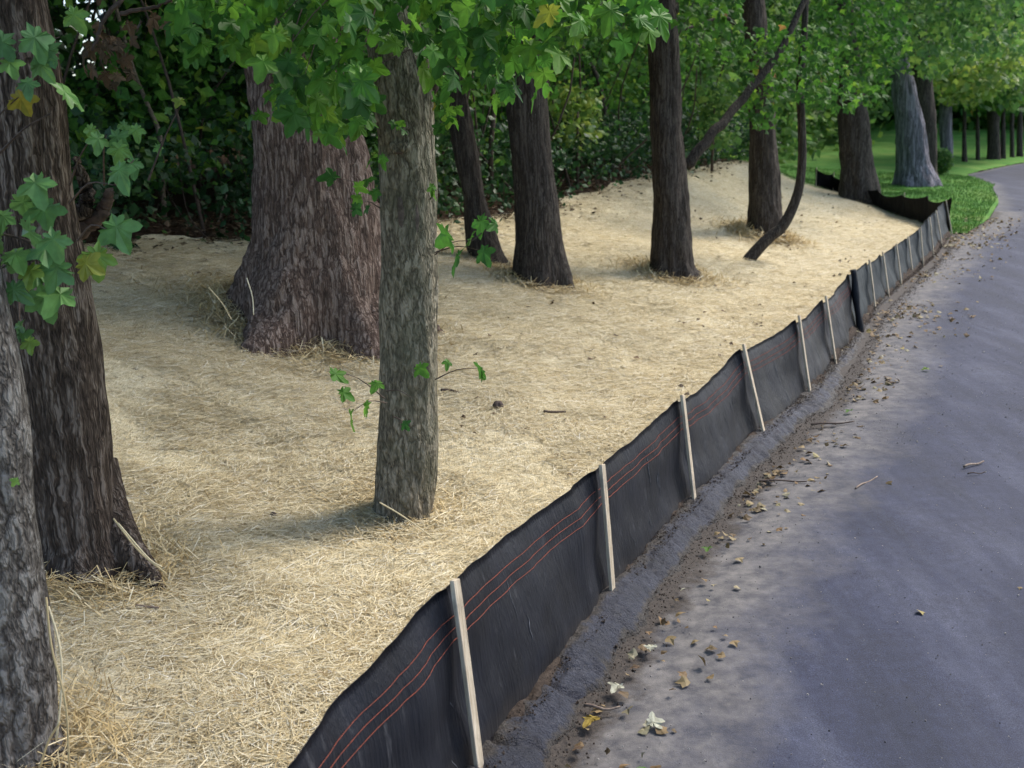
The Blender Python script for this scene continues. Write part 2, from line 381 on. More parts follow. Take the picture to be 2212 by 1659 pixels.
def hit(x, y, off=0):
    r = ray(x, y); ds = np.concatenate([np.arange(2.5, 40, .02), np.arange(40, 160, .1)])
    P = CAM + ds[:, None] * r; k = np.argmax(P[:, 2] < H(P[:, 0], P[:, 1]) + off); return P[k]
def zg(x, y): return float(H(np.array([x]), np.array([y]))[0])

# ground: one sheet to the horizon
gx = np.concatenate([np.linspace(-300, -40, 14), np.arange(-38, 60, .5), np.linspace(62, 400, 16)])
gy = np.concatenate([np.linspace(-80, -12, 8), np.arange(-10, 90, .5), np.linspace(92, 500, 18)])
X, Y = np.meshgrid(gx, gy, indexing='ij'); Z = H(X, Y) - .06
_s, _t = st_of(X, Y); Z = np.where(_t < 1.0 + bend(_s), Z - .10, Z); Z = np.where((_s > S_END + 8) & (_t < 24), Z - .10, Z)
tag(mk('ground', np.stack([X, Y, Z], -1).reshape(-1, 3), grid_faces(*X.shape)[:, ::-1], M['woods_floor']), kind='structure')

# woods edge = upper limit of the straw, from points seen in the photograph
ws, wt = np.array([[-9, 8.4], [-6, 8.2], [4, 7.7], [5.3, 7.4], [7.3, 6.9], [11.4, 6.5], [15.1, 6.0], [19.7, 6.0], [24, 5.7], [26, 5.5], [27.5, 7.5], [30, 11], [36, 12]]).T
def wood_t(s): return np.interp(s, ws, wt) + .25 * vnoise(np.stack([np.ravel(s) * 1.3, np.ravel(s) * 0, np.ravel(s) * 0], -1), 5).reshape(np.shape(s))
CFL = np.array([[S_END, 0], [24.6, .9], [26.6, 2.0], [28.2, 2.9], [28.9, 3.5], [28.6, 4.1]])     # cross fence, (s, t)
# sheets in (s, t) space
def sheet(name, s0, s1, ds, tlo, thi, nt, zoff, mat, amp=0, nsc=3, extra=None, attr=None, seed=9):
    s = np.arange(s0, s1 + 1e-6, ds); u = np.linspace(0, 1, nt)
    S = np.repeat(s[:, None], nt, 1); lo = tlo(s)[:, None]; hi = thi(s)[:, None]; T = lo + (hi - lo) * u[None]
    P = xy_of(S, T); Xx, Yy = P[..., 0], P[..., 1]
    q = np.stack([Xx.ravel() * nsc, Yy.ravel() * nsc, 0 * Xx.ravel()], -1)
    Zz = H(Xx, Yy) + zoff + (fbm(q, seed) * amp).reshape(Xx.shape)
    if extra is not None: Zz = Zz + extra(S, T - fence_t(S))
    at = {k: f(S, T - fence_t(S)).ravel() for k, f in (attr or {}).items()}
    return mk(name, np.stack([Xx, Yy, Zz], -1).reshape(-1, 3), grid_faces(len(s), nt)[:, ::-1], mat, attr=at)
# far limit of the straw: the cross fence and a line rising to the woods edge
def s_end(t):
    return np.interp(t, [0, .9, 2, 2.9, 3.5, 4.1, 4.7, 5.5, 6.2], [S_END, 24.6, 26.6, 28.2, 28.8, 28.4, 27.4, 26.2, 25.2])
T_ = np.linspace(0, 1, 150); S_ = np.linspace(0, 1, 620)
SS = np.zeros((len(S_), len(T_))); TT = SS.copy()
for i, a in enumerate(S_):
    s = -6 + a * (S_END + 8)
    hi = float(wood_t(np.array([min(s, 26.)]))[0])
    lo = float(fence_t(s)) + .01
    TT[i] = lo + (hi - lo) * T_
    SS[i] = np.minimum(s, -6 + a * (s_end(TT[i]) + 6)) if False else -6 + a * (s_end(TT[i]) + 6)
for i in range(len(S_)):    # re-fit t to the fence after warping s
    hi = wood_t(np.minimum(SS[i], 26.)); lo = fence_t(SS[i]) + .01; TT[i] = lo + (hi - lo) * T_
P = xy_of(SS, TT); q = np.stack([P[..., 0].ravel(), P[..., 1].ravel(), 0 * P[..., 0].ravel()], -1)
Zs = H(P[..., 0], P[..., 1]) + .012 + (fbm(q * 5, 21) * .012 + fbm(q * 22, 31, 2) * .005).reshape(P.shape[:2])
tag(mk('straw_mulch', np.concatenate([P, Zs[..., None]], -1).reshape(-1, 3), grid_faces(*SS.shape)[:, ::-1], M['straw_sheet']),
    'pale golden straw mulch spread over the bank between fence and woods', 'straw mulch', kind='stuff')

# road with a wider mouth beyond the lawn corner
def r_lo(s): return fence_t(s) - 8.0 + np.minimum(bend(s), 0)
def r_hi(s):
    e = np.where(s < S_END, -.05, -.35 - .25 * sstep(S_END, S_END + 4, s) + .5 * sstep(S_END + 8, S_END + 16, s))
    return fence_t(s) + e + bend(s)
sr = np.concatenate([np.arange(-8, 40, .1), np.arange(40, 130, .5)])
uu = np.linspace(0, 1, 60) ** 1.0
Sx = np.repeat(sr[:, None], 60, 1); lo = r_lo(sr)[:, None]; hi = r_hi(sr)[:, None]
Tx = hi + (lo - hi) * (uu[None] ** 1.8); P = xy_of(Sx, Tx)
q = np.stack([P[..., 0].ravel(), P[..., 1].ravel(), 0 * P[..., 0].ravel()], -1)
off = (hi - Tx) - .17 * (1 - .8 * sstep(6, 12, Sx))
off = np.where(Sx > S_END + 6, off + .5, off)
Zr = (fbm(q * .8, 4) * .01 + fbm(q * 6, 14, 2) * .002).reshape(P.shape[:2]) - .02 * np.exp(-((off - .12) / .15) ** 2)
tag(mk('road', np.concatenate([P, Zr[..., None]], -1).reshape(-1, 3), grid_faces(*Sx.shape), M['asphalt'], attr={'off': off.ravel()}), kind='structure')
# lawn beyond the fence, both sides of the road
def lawn_lo(s): return r_hi(s) - .02
def _under(S, T):
    return -.5 * (((S < s_end(T) - .1) & (T > 0)) | ((S < 29) & (T > np.interp(S, ws, wt) + .1)))
lw = sheet('lawn', S_END + .1, 100, .15, lambda s: r_hi(s) + .0, lambda s: np.full(len(s), 22.), 150, .015, M['lawn'], .02, 3, extra=_under)
tag(lw, 'short mown green lawn beyond the black cross fence', 'lawn', kind='structure')
lw2 = sheet('verge', -8, 130, .8, lambda s: r_lo(s) - 25, lambda s: r_lo(s) + .05, 30, .015, M['lawn'], .02, 3)
tag(lw2, kind='structure')
# behind the crest, the lawn reaches back behind the cross fence
# kerb (rolled asphalt berm)
sk = np.arange(-6, 14.5, .02); nk = 26; v = np.linspace(0, 1, nk)
Sk = np.repeat(sk[:, None], nk, 1)
wid = .25 + .04 * vnoise(np.stack([sk * 1.7, sk * 0, sk * 0], -1), 8)
wid = wid * (1 - .5 * sstep(6, 12, sk))
ft = fence_t(sk)
Tk = (ft + .05)[:, None] - v[None] * wid[:, None]
prof = np.interp(v, [0, .1, .3, .55, .75, .92, 1], [.06, .085, .09, .078, .05, .012, -.02])
fade = 1 - .8 * sstep(5, 11, sk)
Tk = Tk - (v[None] ** 2) * (.035 * vnoise(np.column_stack([Sk.ravel() * 5, Sk.ravel() * 0, Sk.ravel() * 0]), 15) + .02 * vnoise(np.column_stack([Sk.ravel() * 16, Sk.ravel() * 0, Sk.ravel() * 0]), 16)).reshape(Sk.shape)
P = xy_of(Sk, Tk); q = np.stack([P[..., 0].ravel(), P[..., 1].ravel(), 0 * P[..., 0].ravel()], -1)
Zk = prof[None] * fade[:, None] * (1 + .18 * vnoise(np.stack([sk * 2.2, sk * 0, sk * 0], -1), 12))[:, None]
Zk = Zk + (fbm(q * 6, 41) * .014 + fbm(q * 26, 51, 3) * .010).reshape(Zk.shape)
for c, a in [(.25, .03), (.75, .035), (.95, .02), (2.25, .012), (3.2, .015), (4.9, .012), (-.3, .02), (.02, .022), (6.4, .012)]:
    skew = c + .12 * (v - .5) + .03 * np.sin(v * 9 + c * 7)
    Zk -= 1.5 * a * np.exp(-((Sk - skew[None]) / .022) ** 2) * np.interp(v, [0, .1, 1], [.6, 1, .6])[None]
soil = np.interp(v, [0, .2, .45, .8, 1], [.95, .75, .35, .25, .95])[None] + .4 * sstep(5, 10, Sk)
tag(mk('kerb', np.concatenate([P, Zk[..., None]], -1).reshape(-1, 3), grid_faces(*Sk.shape), M['kerb'], attr={'soil': np.broadcast_to(soil, Sk.shape).ravel()}), kind='structure')
# soil heaped at the foot of the fence
sk = np.arange(-6, S_END, .03); nk = 12; v = np.linspace(0, 1, nk); Sk = np.repeat(sk[:, None], nk, 1)
Tk = (fence_t(sk) + .07)[:, None] - v[None] * (.12 + .05 * vnoise(np.stack([sk * 2, sk * 0, sk * 0], -1), 61))[:, None]
P = xy_of(Sk, Tk); q = np.stack([P[..., 0].ravel(), P[..., 1].ravel(), 0 * P[..., 0].ravel()], -1)
Zk = np.interp(v, [0, .3, .7, 1], [.02, .095, .07, -.02])[None] * (1 + .35 * vnoise(np.stack([sk * 3, sk * 0, sk * 0], -1), 63))[:, None] + (fbm(q * 14, 65) * .016).reshape(Sk.shape)
tag(mk('soil_heap', np.concatenate([P, Zk[..., None]], -1).reshape(-1, 3), grid_faces(*Sk.shape), M['soil']),
    'dark loose soil heaped along the foot of the silt fence', 'soil', kind='stuff')

# ------------------------------------------------------------------ templates and scatter
def rot_from(tip, nrm):
    tip = tip / np.linalg.norm(tip, axis=1)[:, None]
    x = np.cross(tip, nrm); x /= np.linalg.norm(x, axis=1)[:, None] + 1e-9
    z = np.cross(x, tip); return np.stack([x, tip, z], -1)          # columns: x, y(tip), z
def scatter(tv, tf, pos, rot, size):
    n = len(pos); size = np.asarray(size, float)
    size = size[:, None, None] if size.ndim == 1 else size[:, None, :]
    V = np.einsum('nij,nvj->nvi', rot, tv[None] * size) + pos[:, None]
    Fs = (tf[None] + (np.arange(n) * len(tv))[:, None, None]).reshape(-1, tf.shape[1])
    return V.reshape(-1, 3), Fs
def star_leaf(detail=2, seed=0):
    """five pointed lobes, stalk at the origin, tip along +Y, unit length"""
    r_ = np.random.default_rng(seed)
    lob = [(-128, .46), (-68, .78), (0, 1.0), (68, .78), (128, .46)]
    pts = [(0, -.02)]
    cx, cy = 0, .33
    for i, (a, L) in enumerate(lob):
        a = math.radians(a); L = L * .66 * r_.uniform(.92, 1.06)
        tip = (cx + math.sin(a) * L, cy + math.cos(a) * L)
        if detail == 2:
            for da, k in ((-.40, .66), (-.24, .84)): pts.append((cx + math.sin(a + da) * L * k * .98, cy + math.cos(a + da) * L * k))
        pts.append(tip)
        if detail == 2:
            for da, k in ((.22, .86), (.41, .64)): pts.append((cx + math.sin(a + da) * L * k, cy + math.cos(a + da) * L * k))
        if i < 4:
            b = math.radians((lob[i][0] + lob[i + 1][0]) / 2); pts.append((cx + math.sin(b) * .36, cy + math.cos(b) * .36))
    pts = np.array(pts); c = np.array([[cx, cy]])
    P2 = np.vstack([c, pts]); rr = np.hypot(P2[:, 0], P2[:, 1] - cy)
    z = -.45 * rr ** 2 + .16 * np.abs(P2[:, 0]) + r_.normal(0, .03, len(P2))
    V = np.column_stack([P2[:, 0], P2[:, 1], z]); n = len(pts); j = np.arange(n)
    return V, np.stack([np.zeros(n, int), 1 + (j + 1) % n, 1 + j], -1)
STARS = [star_leaf(2, k) for k in range(4)]; STAR1 = star_leaf(1, 5)
DIA = (np.array([[0, 0, 0], [.36, .45, -.10], [0, 1, -.12], [-.36, .45, -.10]]), np.array([[0, 1, 2], [0, 2, 3]]))
def leaf_rot(n, droop=.8, spread=1.0, g=rng):
    tip = np.stack([g.normal(0, spread, n), g.normal(0, spread, n), g.normal(-droop, .5, n)], -1)
    nr = np.stack([g.normal(0, .7, n), g.normal(-.5, .7, n), g.normal(.8, .4, n)], -1); return rot_from(tip, nr)
def leaves(pos, size, kind='star', droop=.8, g=rng):
    n = len(pos); rot = leaf_rot(n, droop, g=g); size = np.broadcast_to(size, (n,)) * (g.uniform(.7, 1.2, n) if kind != 'dia' else g.uniform(.45, 1.6, n))
    if kind == 'star':
        k = g.integers(0, 4, n); ps = []
        for i in range(4):
            m = k == i
            if m.any(): ps.append(scatter(*STARS[i], pos[m], rot[m], size[m]))
        V, f = join([(a, [b]) for a, b in ps]); return V, f
    t = STAR1 if kind == 'star1' else DIA
    V, f = scatter(*t, pos, rot, size); return V, [f]
def in_poly(px, py, poly):
    poly = np.asarray(poly, float); c = np.zeros(len(px), bool); j = len(poly) - 1
    for i in range(len(poly)):
        xi, yi = poly[i]; xj, yj = poly[j]
        c ^= ((yi > py) != (yj > py)) & (px < (xj - xi) * (py - yi) / (yj - yi + 1e-12) + xi); j = i
    return c
def cloud(poly, d0, d1, ncl, per, rad, g=rng):
    """clustered points inside a solid that the view sees as poly, d0..d1 metres away"""
    poly = np.asarray(poly, float); lo, hi = poly.min(0), poly.max(0); out = []; cs = []
    while len(cs) < ncl:
        p = g.uniform(lo, hi, (400, 2)); cs += list(p[in_poly(p[:, 0], p[:, 1], poly)])
    for c in cs[:ncl]:
        P = at_depth(c[0], c[1], g.uniform(d0, d1))
        out.append(P + g.normal(0, 1, (per, 3)) * rad * np.array([1, 1, .55]))
    P = np.vstack(out); q = (P - CAM); dd = q @ FW; px = 1106 + F * (q @ RT) / dd; py = 829.5 - F * (q @ UP) / dd
    grow = poly.mean(0) + (poly - poly.mean(0)) * 1.03
    return P[in_poly(px, py, grow)]

# ------------------------------------------------------------------ trees
def tree(name, label, base, edges, mat, top=8, cat='tree', group=None, d=None, flare=.35, lobes=5, seed=1, nseg=72, rough=.03, rings=150, ext_r=.6, lean_ext=1.0, sink=.25, base_r=None):
    """base: point on the ground in the view (centre of the visible foot); edges: (y, left, right) outlines of the trunk in the view"""
    B = hit(*base) if d is None else at_depth(*base, d)
    edges = sorted(edges, key=lambda e: -e[0])
    r0 = (edges[0][2] - edges[0][1]) / 2 / F * depth(B)
    Yp = B[1] + r0 * .6
    C = []; Rr = []
    for y, a, b in edges:
        p = at_Y((a + b) / 2, y, Yp); C.append(p); Rr.append((b - a) / 2 / F * depth(p))
    C = np.array(C); Rr = np.array(Rr)
    gz = zg(C[0][0], Yp)
    dirn = C[-1] - C[-2]; dirn /= np.linalg.norm(dirn); dirn = dirn * [lean_ext, lean_ext, 1]
    foot = C[0] + (C[0] - C[1]) / max(1e-3, (C[1] - C[0])[2]) * (C[0][2] - gz + sink)
    if foot[2] < C[0][2] - .03: C = np.vstack([foot, C]); Rr = np.concatenate([[Rr[0] * 1.08], Rr])
    for k in (1, 2, 3, 4):
        C = np.vstack([C, C[-1] + dirn * top / 4]); Rr = np.append(Rr, Rr[-1] * (ext_r ** .25 if k < 4 else .4))
    n = rings; zz = np.concatenate([[0], np.cumsum(np.linalg.norm(np.diff(C, axis=0), axis=1))])
    u = np.concatenate([np.linspace(0, .35, n // 2, endpoint=False), np.linspace(.35, 1, n - n // 2)]) * zz[-1]
    Cc = catmull(C, 400); uc = np.concatenate([[0], np.cumsum(np.linalg.norm(np.diff(Cc, axis=0), axis=1))]); uc *= zz[-1] / uc[-1]
    Ce = np.stack([np.interp(u, uc, Cc[:, k]) for k in range(3)], -1); Re = np.interp(u, zz, Rr)
    th = np.linspace(0, 2 * np.pi, nseg, endpoint=False); g = np.random.default_rng(seed)
    ph = g.uniform(0, 6.28, 3)
    hgt = Ce[:, 2] - gz
    fl = np.exp(-np.clip(hgt + .02, 0, None) / (flare * .6))
    lob = 1 + fl[:, None] * (.22 * np.clip(np.cos(lobes * th[None] + ph[0]), -.3, 1) + .08 * np.cos(3 * th[None] + ph[1])) * (flare / .35)
    rr = Re[:, None] * lob
    A = np.cos(th)[None, :, None] * np.array([1, 0, 0]) + np.sin(th)[None, :, None] * np.array([0, 1, 0])
    V = Ce[:, None] + rr[..., None] * A
    q = V.reshape(-1, 3); nz = fbm(np.column_stack([q[:, 0] * 5, q[:, 1] * 5, q[:, 2] * 1.6]), seed + 70) * rough
    nz = nz + fbm(np.column_stack([q[:, 0] * 28, q[:, 1] * 28, q[:, 2] * 5]), seed + 90, 2) * rough * .45
    V = V + (nz.reshape(V.shape[:2]) * (Re[:, None] / .25) ** .5)[..., None] * A
    root = thing(name, (Ce[0][0], Ce[0][1], gz), label, cat, group)
    tr = mk('trunk', V.reshape(-1, 3), grid_faces(n, nseg, True), mat, root)
    root['_r'] = float(Rr[1]); root['_y'] = float(Yp)
    return root, Ce, Re
def limb(parent, P, r0, r1, mat, n=24, nseg=10, name='branch', jit=.02, seed=0):
    g = np.random.default_rng(seed + 500); C = catmull(P, n); C[1:-1] += g.normal(0, jit, (n - 2, 3))
    V, f = tube(C, np.linspace(r0, r1, n), nseg); return mk(name, V, f, mat, parent)
def twigs(starts, ends, r=.006, sag=.1):
    ps = []
    for a, b in zip(starts, ends):
        m = (a + b) / 2 + np.array([0, 0, sag * np.linalg.norm(b - a)]); ps.append(tube(catmull([a, m, b], 7), np.linspace(r, r * .35, 7), 5, False))
    return join(ps)
def canopy(x, y, z0, z1, rad, ncl, per, g):
    """leafy crown high above the ground"""
    c = np.stack([g.normal(x, rad * .5, ncl), g.normal(y, rad * .5, ncl), g.uniform(z0, z1, ncl)], -1)
    return (c[:, None] + g.normal(0, 1, (ncl, per, 3)) * [.7, .7, .35]).reshape(-1, 3)

# --- nearest: grey tree cut by the left edge
tA, cA, rA = tree('tree', 'pale grey furrowed trunk cut by the bottom left corner, straw at its foot', (30, 1705),
    [(1640, -95, 146), (1571, -95, 121), (1425, -98, 108), (1293, -106, 90), (1103, -122, 69), (970, -130, 60), (770, -152, 34), (650, -172, 8)],
    M['bark_grey'], 7, seed=3, rough=.012, nseg=110, rings=240, flare=.25)
tB, cB, rB = tree('tree', 'dark brown ridged trunk with green leaf sprigs, second tree from the left', (205, 1268),
    [(1215, 66, 290), (1151, 76, 262), (1020, 62, 240), (920, 48, 230), (770, 28, 208), (500, -8, 168), (200, -45, 133), (0, -70, 97)],
    M['bark_brown'], 7, seed=4, rough=.02, nseg=120, rings=260, flare=.3, lobes=4)
tC, cC, rC = tree('tree', 'massive reddish brown trunk with spreading roots in the straw', (690, 742),
    [(700, 492, 862), (650, 500, 850), (600, 515, 838), (550, 532, 829), (500, 548, 822), (433, 553, 812), (300, 544, 783), (120, 529, 750)],
    M['bark_red'], 9, seed=5, rough=.03, nseg=140, rings=260, flare=.55, lobes=6)
tD, cD, rD = tree('tree', 'slim olive grey trunk with a scar, standing alone in front of the massive trunk', (878, 1134),
    [(1105, 811, 942), (1000, 815, 942), (850, 820, 943), (700, 822, 943), (467, 818, 945), (300, 813, 941), (167, 801, 930), (60, 795, 905)],
    M['bark_olive'], 6, seed=6, rough=.022, nseg=110, rings=260, flare=.16, lobes=3)
tE, cE, rE = tree('tree', 'dark trunk leaning to the left just behind the slim olive trunk', (1062, 572),
    [(560, 1020, 1092), (525, 1004, 1077), (428, 998, 1050), (272, 971, 1021), (165, 962, 1002)],
    M['bark_dark'], 7, seed=7, nseg=64, flare=.3, lobes=3)
tF, cF, rF = tree('tree', 'straight dark trunk with flared foot, right of the leaning dark trunk', (1168, 618),
    [(600, 1108, 1228), (564, 1112, 1223), (467, 1114, 1212), (350, 1105, 1192), (214, 1094, 1181), (78, 1108, 1177)],
    M['bark_dark'], 8, seed=8, nseg=72, flare=.3)
tG, cG, rG = tree('tree', 'dark trunk in mid bank that forks at the top, long limb rising to the right', (1458, 603),
    [(590, 1404, 1508), (564, 1406, 1498), (389, 1411, 1484), (233, 1407, 1472), (39, 1394, 1461)],
    M['bark_dark'], 2.0, seed=9, nseg=72, flare=.3)
tH, cH, rH = tree('tree', 'dark trunk behind the curved sapling, straw piled round its foot', (1652, 514),
    [(505, 1611, 1692), (433, 1618, 1684), (300, 1621, 1676), (167, 1617, 1668), (0, 1603, 1649)],
    M['bark_dark'], 8, seed=10, nseg=64, flare=.3)
tJ, cJ, rJ = tree('tree', 'thick dark trunk standing in front of the black cross fence', (1857, 438),
    [(430, 1814, 1900), (367, 1816, 1889), (233, 1811, 1871), (67, 1796, 1848)],
    M['bark_dark'], 8, seed=11, nseg=64, flare=.4)
tK, cK, rK = tree('tree', 'big pale grey trunk with wide roots on the lawn', (1978, 405),
    [(397, 1934, 2026), (350, 1939, 2008), (267, 1936, 1994), (150, 1923, 1966)],
    M['bark_pale'], 10, seed=12, nseg=72, flare=.3, lobes=6)
tK2, _, _ = tree('tree', 'brown trunk half hidden behind the big pale grey trunk', (2003, 385),
    [(375, 1984, 2024), (300, 1985, 2022), (167, 1966, 2014)], M['bark_dark'], 10, seed=13, nseg=40, rings=60)
tL, cL, rL = tree('tree', 'blue grey trunk behind the small round shrub', (2045, 358),
    [(345, 2031, 2059), (223, 2029, 2054)], M['bark_pale'], 10, seed=14, nseg=40, rings=60)
far = []
FL = [('darkest and thickest trunk of the far group beyond the road', 2146, 345, 25), ('thin dark trunk just right of the thickest far trunk', 2167, 343, 9),
      ('thin far trunk third from the right edge beyond the road', 2186, 341, 8), ('dark far trunk at the right edge beyond the road', 2203, 339, 11),
      ('slender far trunk left of the thickest far trunk', 2112, 346, 7), ('slender far trunk nearest to the blue grey trunk', 2083, 350, 8)]
for k, (lb, x, y, wd) in enumerate(FL):
    o, c, r = tree('tree', lb, (x, y), [(y - 4, x - wd / 2 - 1, x + wd / 2 + 1), (y - 90, x - wd / 2, x + wd / 2)], M['bark_dark'], 10, seed=20 + k, nseg=20, rings=30, flare=.3, group='far trunks beyond the road bend')
    far.append((o, c))
# curved sapling
g = rng
sap = [(1617, 562, 14), (1641, 534, 13), (1664, 511, 12.5), (1688, 491, 12), (1708, 458, 11), (1724, 414, 10), (1731, 371, 9.5), (1733, 321, 9), (1731, 254, 8.5), (1728, 187, 8), (1736, 90, 7), (1745, -40, 6)]
bs = hit(1617, 562); sC = np.array([at_Y(x, y, bs[1] + .01 * i) for i, (x, y, _) in enumerate(sap)]); sR = np.array([r_ / F * depth(bs) for *_, r_ in sap])
sC = np.vstack([sC[0] - [.10, 0, .18], sC, sC[-1] + [.2, 0, 1.6]]); sR = np.concatenate([[sR[0] * 1.1], sR, [.02]])
tI = thing('sapling', (bs[0], bs[1], bs[2]), 'thin dark sapling that bends sharply before rising, rooted beside the trunk', 'sapling')
Cc = catmull(sC, 80); V, f = tube(Cc, np.interp(np.linspace(0, 1, 80), np.linspace(0, 1, len(sR)), sR), 16); mk('trunk', V, f, M['bark_dark'], tI)

# limbs
cr = hit(700, 715)
for k, pts in enumerate([[(700, 650), (715, 705), (735, 750), (750, 780)], [(780, 650), (800, 690), (822, 712), (838, 722)], [(600, 640), (598, 690), (608, 715)]]):
    P = [on_root for on_root in (at_depth(x, y, depth(cC[2]) - .38 - .10 * i) for i, (x, y) in enumerate(pts))]
    P = np.array(P); P[-1][2] = min(P[-1][2], zg(*P[-1][:2]) - .02); limb(tC, P, .17, .05, M['bark_red'], n=30, nseg=18, name='root', jit=.004, seed=20 + k)
for k, pts in enumerate([[(196, 1010), (232, 1110), (280, 1190), (322, 1243), (352, 1282)], [(190, 1100), (228, 1190), (262, 1240), (290, 1285)]]):
    P = np.array([at_depth(x, y, depth(cB[2]) - .02 - .05 * i) for i, (x, y) in enumerate(pts)]); P[-1][2] = min(P[-1][2], zg(*P[-1][:2]) - .02)
    limb(tB, P, .15, .03, M['bark_brown'], n=30, nseg=18, name='root', jit=.003, seed=40 + k)
dG = depth(cG[20]); fork = cG[np.argmax(cG[:, 2] > at_Y(1430, 45, cG[10][1])[2])]
limb(tG, [at_depth(1436, 60, dG), at_depth(1415, -30, dG), at_depth(1390, -200, dG + .3)], .17, .10, M['bark_dark'], name='branch', seed=1)
limb(tG, [at_depth(1436, 60, dG), at_depth(1456, -30, dG - .1), at_depth(1500, -220, dG - .4)], .15, .09, M['bark_dark'], name='branch', seed=2)
limb(tG, [at_depth(1480, 360, dG), at_depth(1530, 300, dG), at_depth(1585, 235, dG + .2), at_depth(1640, 172, dG + .3), at_depth(1700, 80, dG + .4), at_depth(1760, -60, dG + .5)], .085, .045, M['bark_dark'], name='branch', seed=3, jit=.012)
dD = depth(cD[30])
limb(tD, [at_depth(880, 262, dD), at_depth(845, 215, dD - .22), at_depth(815, 120, dD - .4), at_depth(780, -40, dD - .7)], .030, .018, M['twig'], seed=4, jit=.004)
limb(tD, [at_depth(930, 200, dD), at_depth(968, 130, dD - .1), at_depth(1040, 70, dD - .2), at_depth(1105, 0, dD - .3), at_depth(1180, -100, dD - .3)], .035, .02, M['twig'], seed=5, jit=.004)
limb(tF, [at_depth(1170, 130, depth(cF[20])), at_depth(1140, 60, depth(cF[20])), at_depth(1120, -80, depth(cF[20]))], .11, .08, M['bark_dark'], seed=6)
limb(tH, [at_depth(1622, 60, depth(cH[20])), at_depth(1560, 40, depth(cH[20])), at_depth(1480, 65, depth(cH[20]) - .5)], .05, .02, M['bark_dark'], seed=7)

# --- crowns
def crown(parent, groups, mat, name='crown'):
    V, f = join([leaves(p, s, k, dr) for p, s, k, dr in groups]); return mk(name, V, f, mat, parent, smooth=False)
g = np.random.default_rng(11)
# D: big hanging cluster in front
polyD = [(370, -220), (385, 30), (430, 100), (500, 85), (535, 105), (600, 120), (585, 215), (545, 225), (560, 268), (610, 250), (650, 275), (690, 318), (735, 290), (790, 272), (815, 225), (800, 120), (830, 70), (870, 100), (905, 120), (960, 165), (1000, 160), (1060, 205), (1110, 200), (1165, 212), (1185, 120), (1230, 70), (1290, 40), (1300, -220)]
pD = cloud(polyD, 4.6, 6.9, 150, 9, .17, g)
polyD2 = [(935, 190), (975, 185), (992, 250), (985, 300), (955, 290), (935, 250)]
pD2 = cloud(polyD2, 6.3, 6.8, 7, 4, .07, g)
polyD4 = [(1310, -160), (1300, 10), (1345, 75), (1400, 100), (1420, 30), (1450, 15), (1470, -160)]
pD4 = cloud(polyD4, 5.0, 5.8, 10, 5, .13, g)
pD5 = cloud([(815, 215), (890, 222), (885, 285), (850, 270)], 6.1, 6.4, 3, 2, .05, g)
hiD = canopy(cD[-1][0] - .5, cD[-1][1], 4.6, 8.5, 3.2, 60, 40, g)
sh = []    # small shoots on D: (x, y, depth, size)
for x, y, d, s in [(735, 392, 6.3, .085), (762, 405, 6.2, .07), (795, 395, 6.3, .08), (780, 430, 6.2, .075), (758, 452, 6.2, .085), (812, 415, 6.4, .06), (800, 455, 6.35, .06), (805, 350, 6.4, .06), (825, 340, 6.4, .06),
                   (712, 805, 6.3, .085), (728, 852, 6.3, .07), (760, 895, 6.2, .105), (800, 880, 6.3, .07), (897, 797, 6.3, .09), (822, 832, 6.3, .07), (870, 920, 6.35, .06),
                   (1032, 795, 6.6, .08), (1038, 820, 6.6, .06), (938, 425, 6.5, .06), (930, 405, 6.5, .05), (975, 510, 6.3, .12), (1000, 545, 6.3, .11), (1045, 470, 6.3, .09), (1075, 490, 6.3, .09), (1040, 540, 6.3, .10), (965, 785, 6.5, .05), (1020, 520, 6.3, .07)]:
    sh.append((at_depth(x, y - 12, d), s))
pS = np.array([a for a, _ in sh]); sS = np.array([b for _, b in sh])
crown(tD, [(pD, .15, 'star', 1.2), (pD2, .10, 'star', 1.2), (pD4, .17, 'star', 1.5), (pD5, .10, 'star', 1.2), (pS, sS * 1.7, 'star', .9), (hiD, .20, 'star1', .6)], M['leaf_near'])
tw = []
def ad(a, b): tw.append((at_depth(*a), at_depth(*b)))
for a, b in [((822, 440, 6.9), (735, 385, 6.3)), ((822, 450, 6.9), (760, 450, 6.2)), ((830, 860, 6.9), (715, 800, 6.3)), ((835, 870, 6.8), (760, 890, 6.2)), ((835, 845, 6.7), (890, 860, 6.3)), ((850, 900, 6.7), (885, 930, 6.4)),
             ((940, 550, 6.8), (1020, 520, 6.3)), ((1020, 520, 6.3), (1075, 485, 6.3)), ((940, 545, 6.8), (1050, 545, 6.3)), ((940, 820, 6.9), (1035, 795, 6.6)), ((930, 430, 6.8), (945, 410, 6.5))]: ad(a, b)
for k in range(50):
    p = pD[g.integers(len(pD))]; a = p + np.array([g.normal(.25, .2), g.normal(.3, .2), .35]); tw.append((a, p))
for a, b in tw:
    V, f = twigs([a], [b], .0045, .06); mk('twig', V, f, M['twig'], tD)
# scar and cut knot on D
def blob(c, r, mat, parent, name, seed=0, sq=(1, 1, 1)):
    th, ph = np.meshgrid(np.linspace(0, 2 * np.pi, 28, endpoint=False), np.linspace(0, np.pi, 20), indexing='ij')
    n = np.stack([np.cos(th) * np.sin(ph), np.sin(th) * np.sin(ph), np.cos(ph)], -1).reshape(-1, 3)
    rr = 1 + .18 * fbm(n * 2 + seed, seed); V = n * rr[:, None] * r * np.array(sq) + c
    f = grid_faces(28, 20); i, j = np.meshgrid(np.arange(28), np.arange(19), indexing='ij'); a = i * 20 + j; b = ((i + 1) % 28) * 20 + j
    return mk(name, V, np.stack([a, a + 1, b + 1, b], -1).reshape(-1, 4), mat, parent)

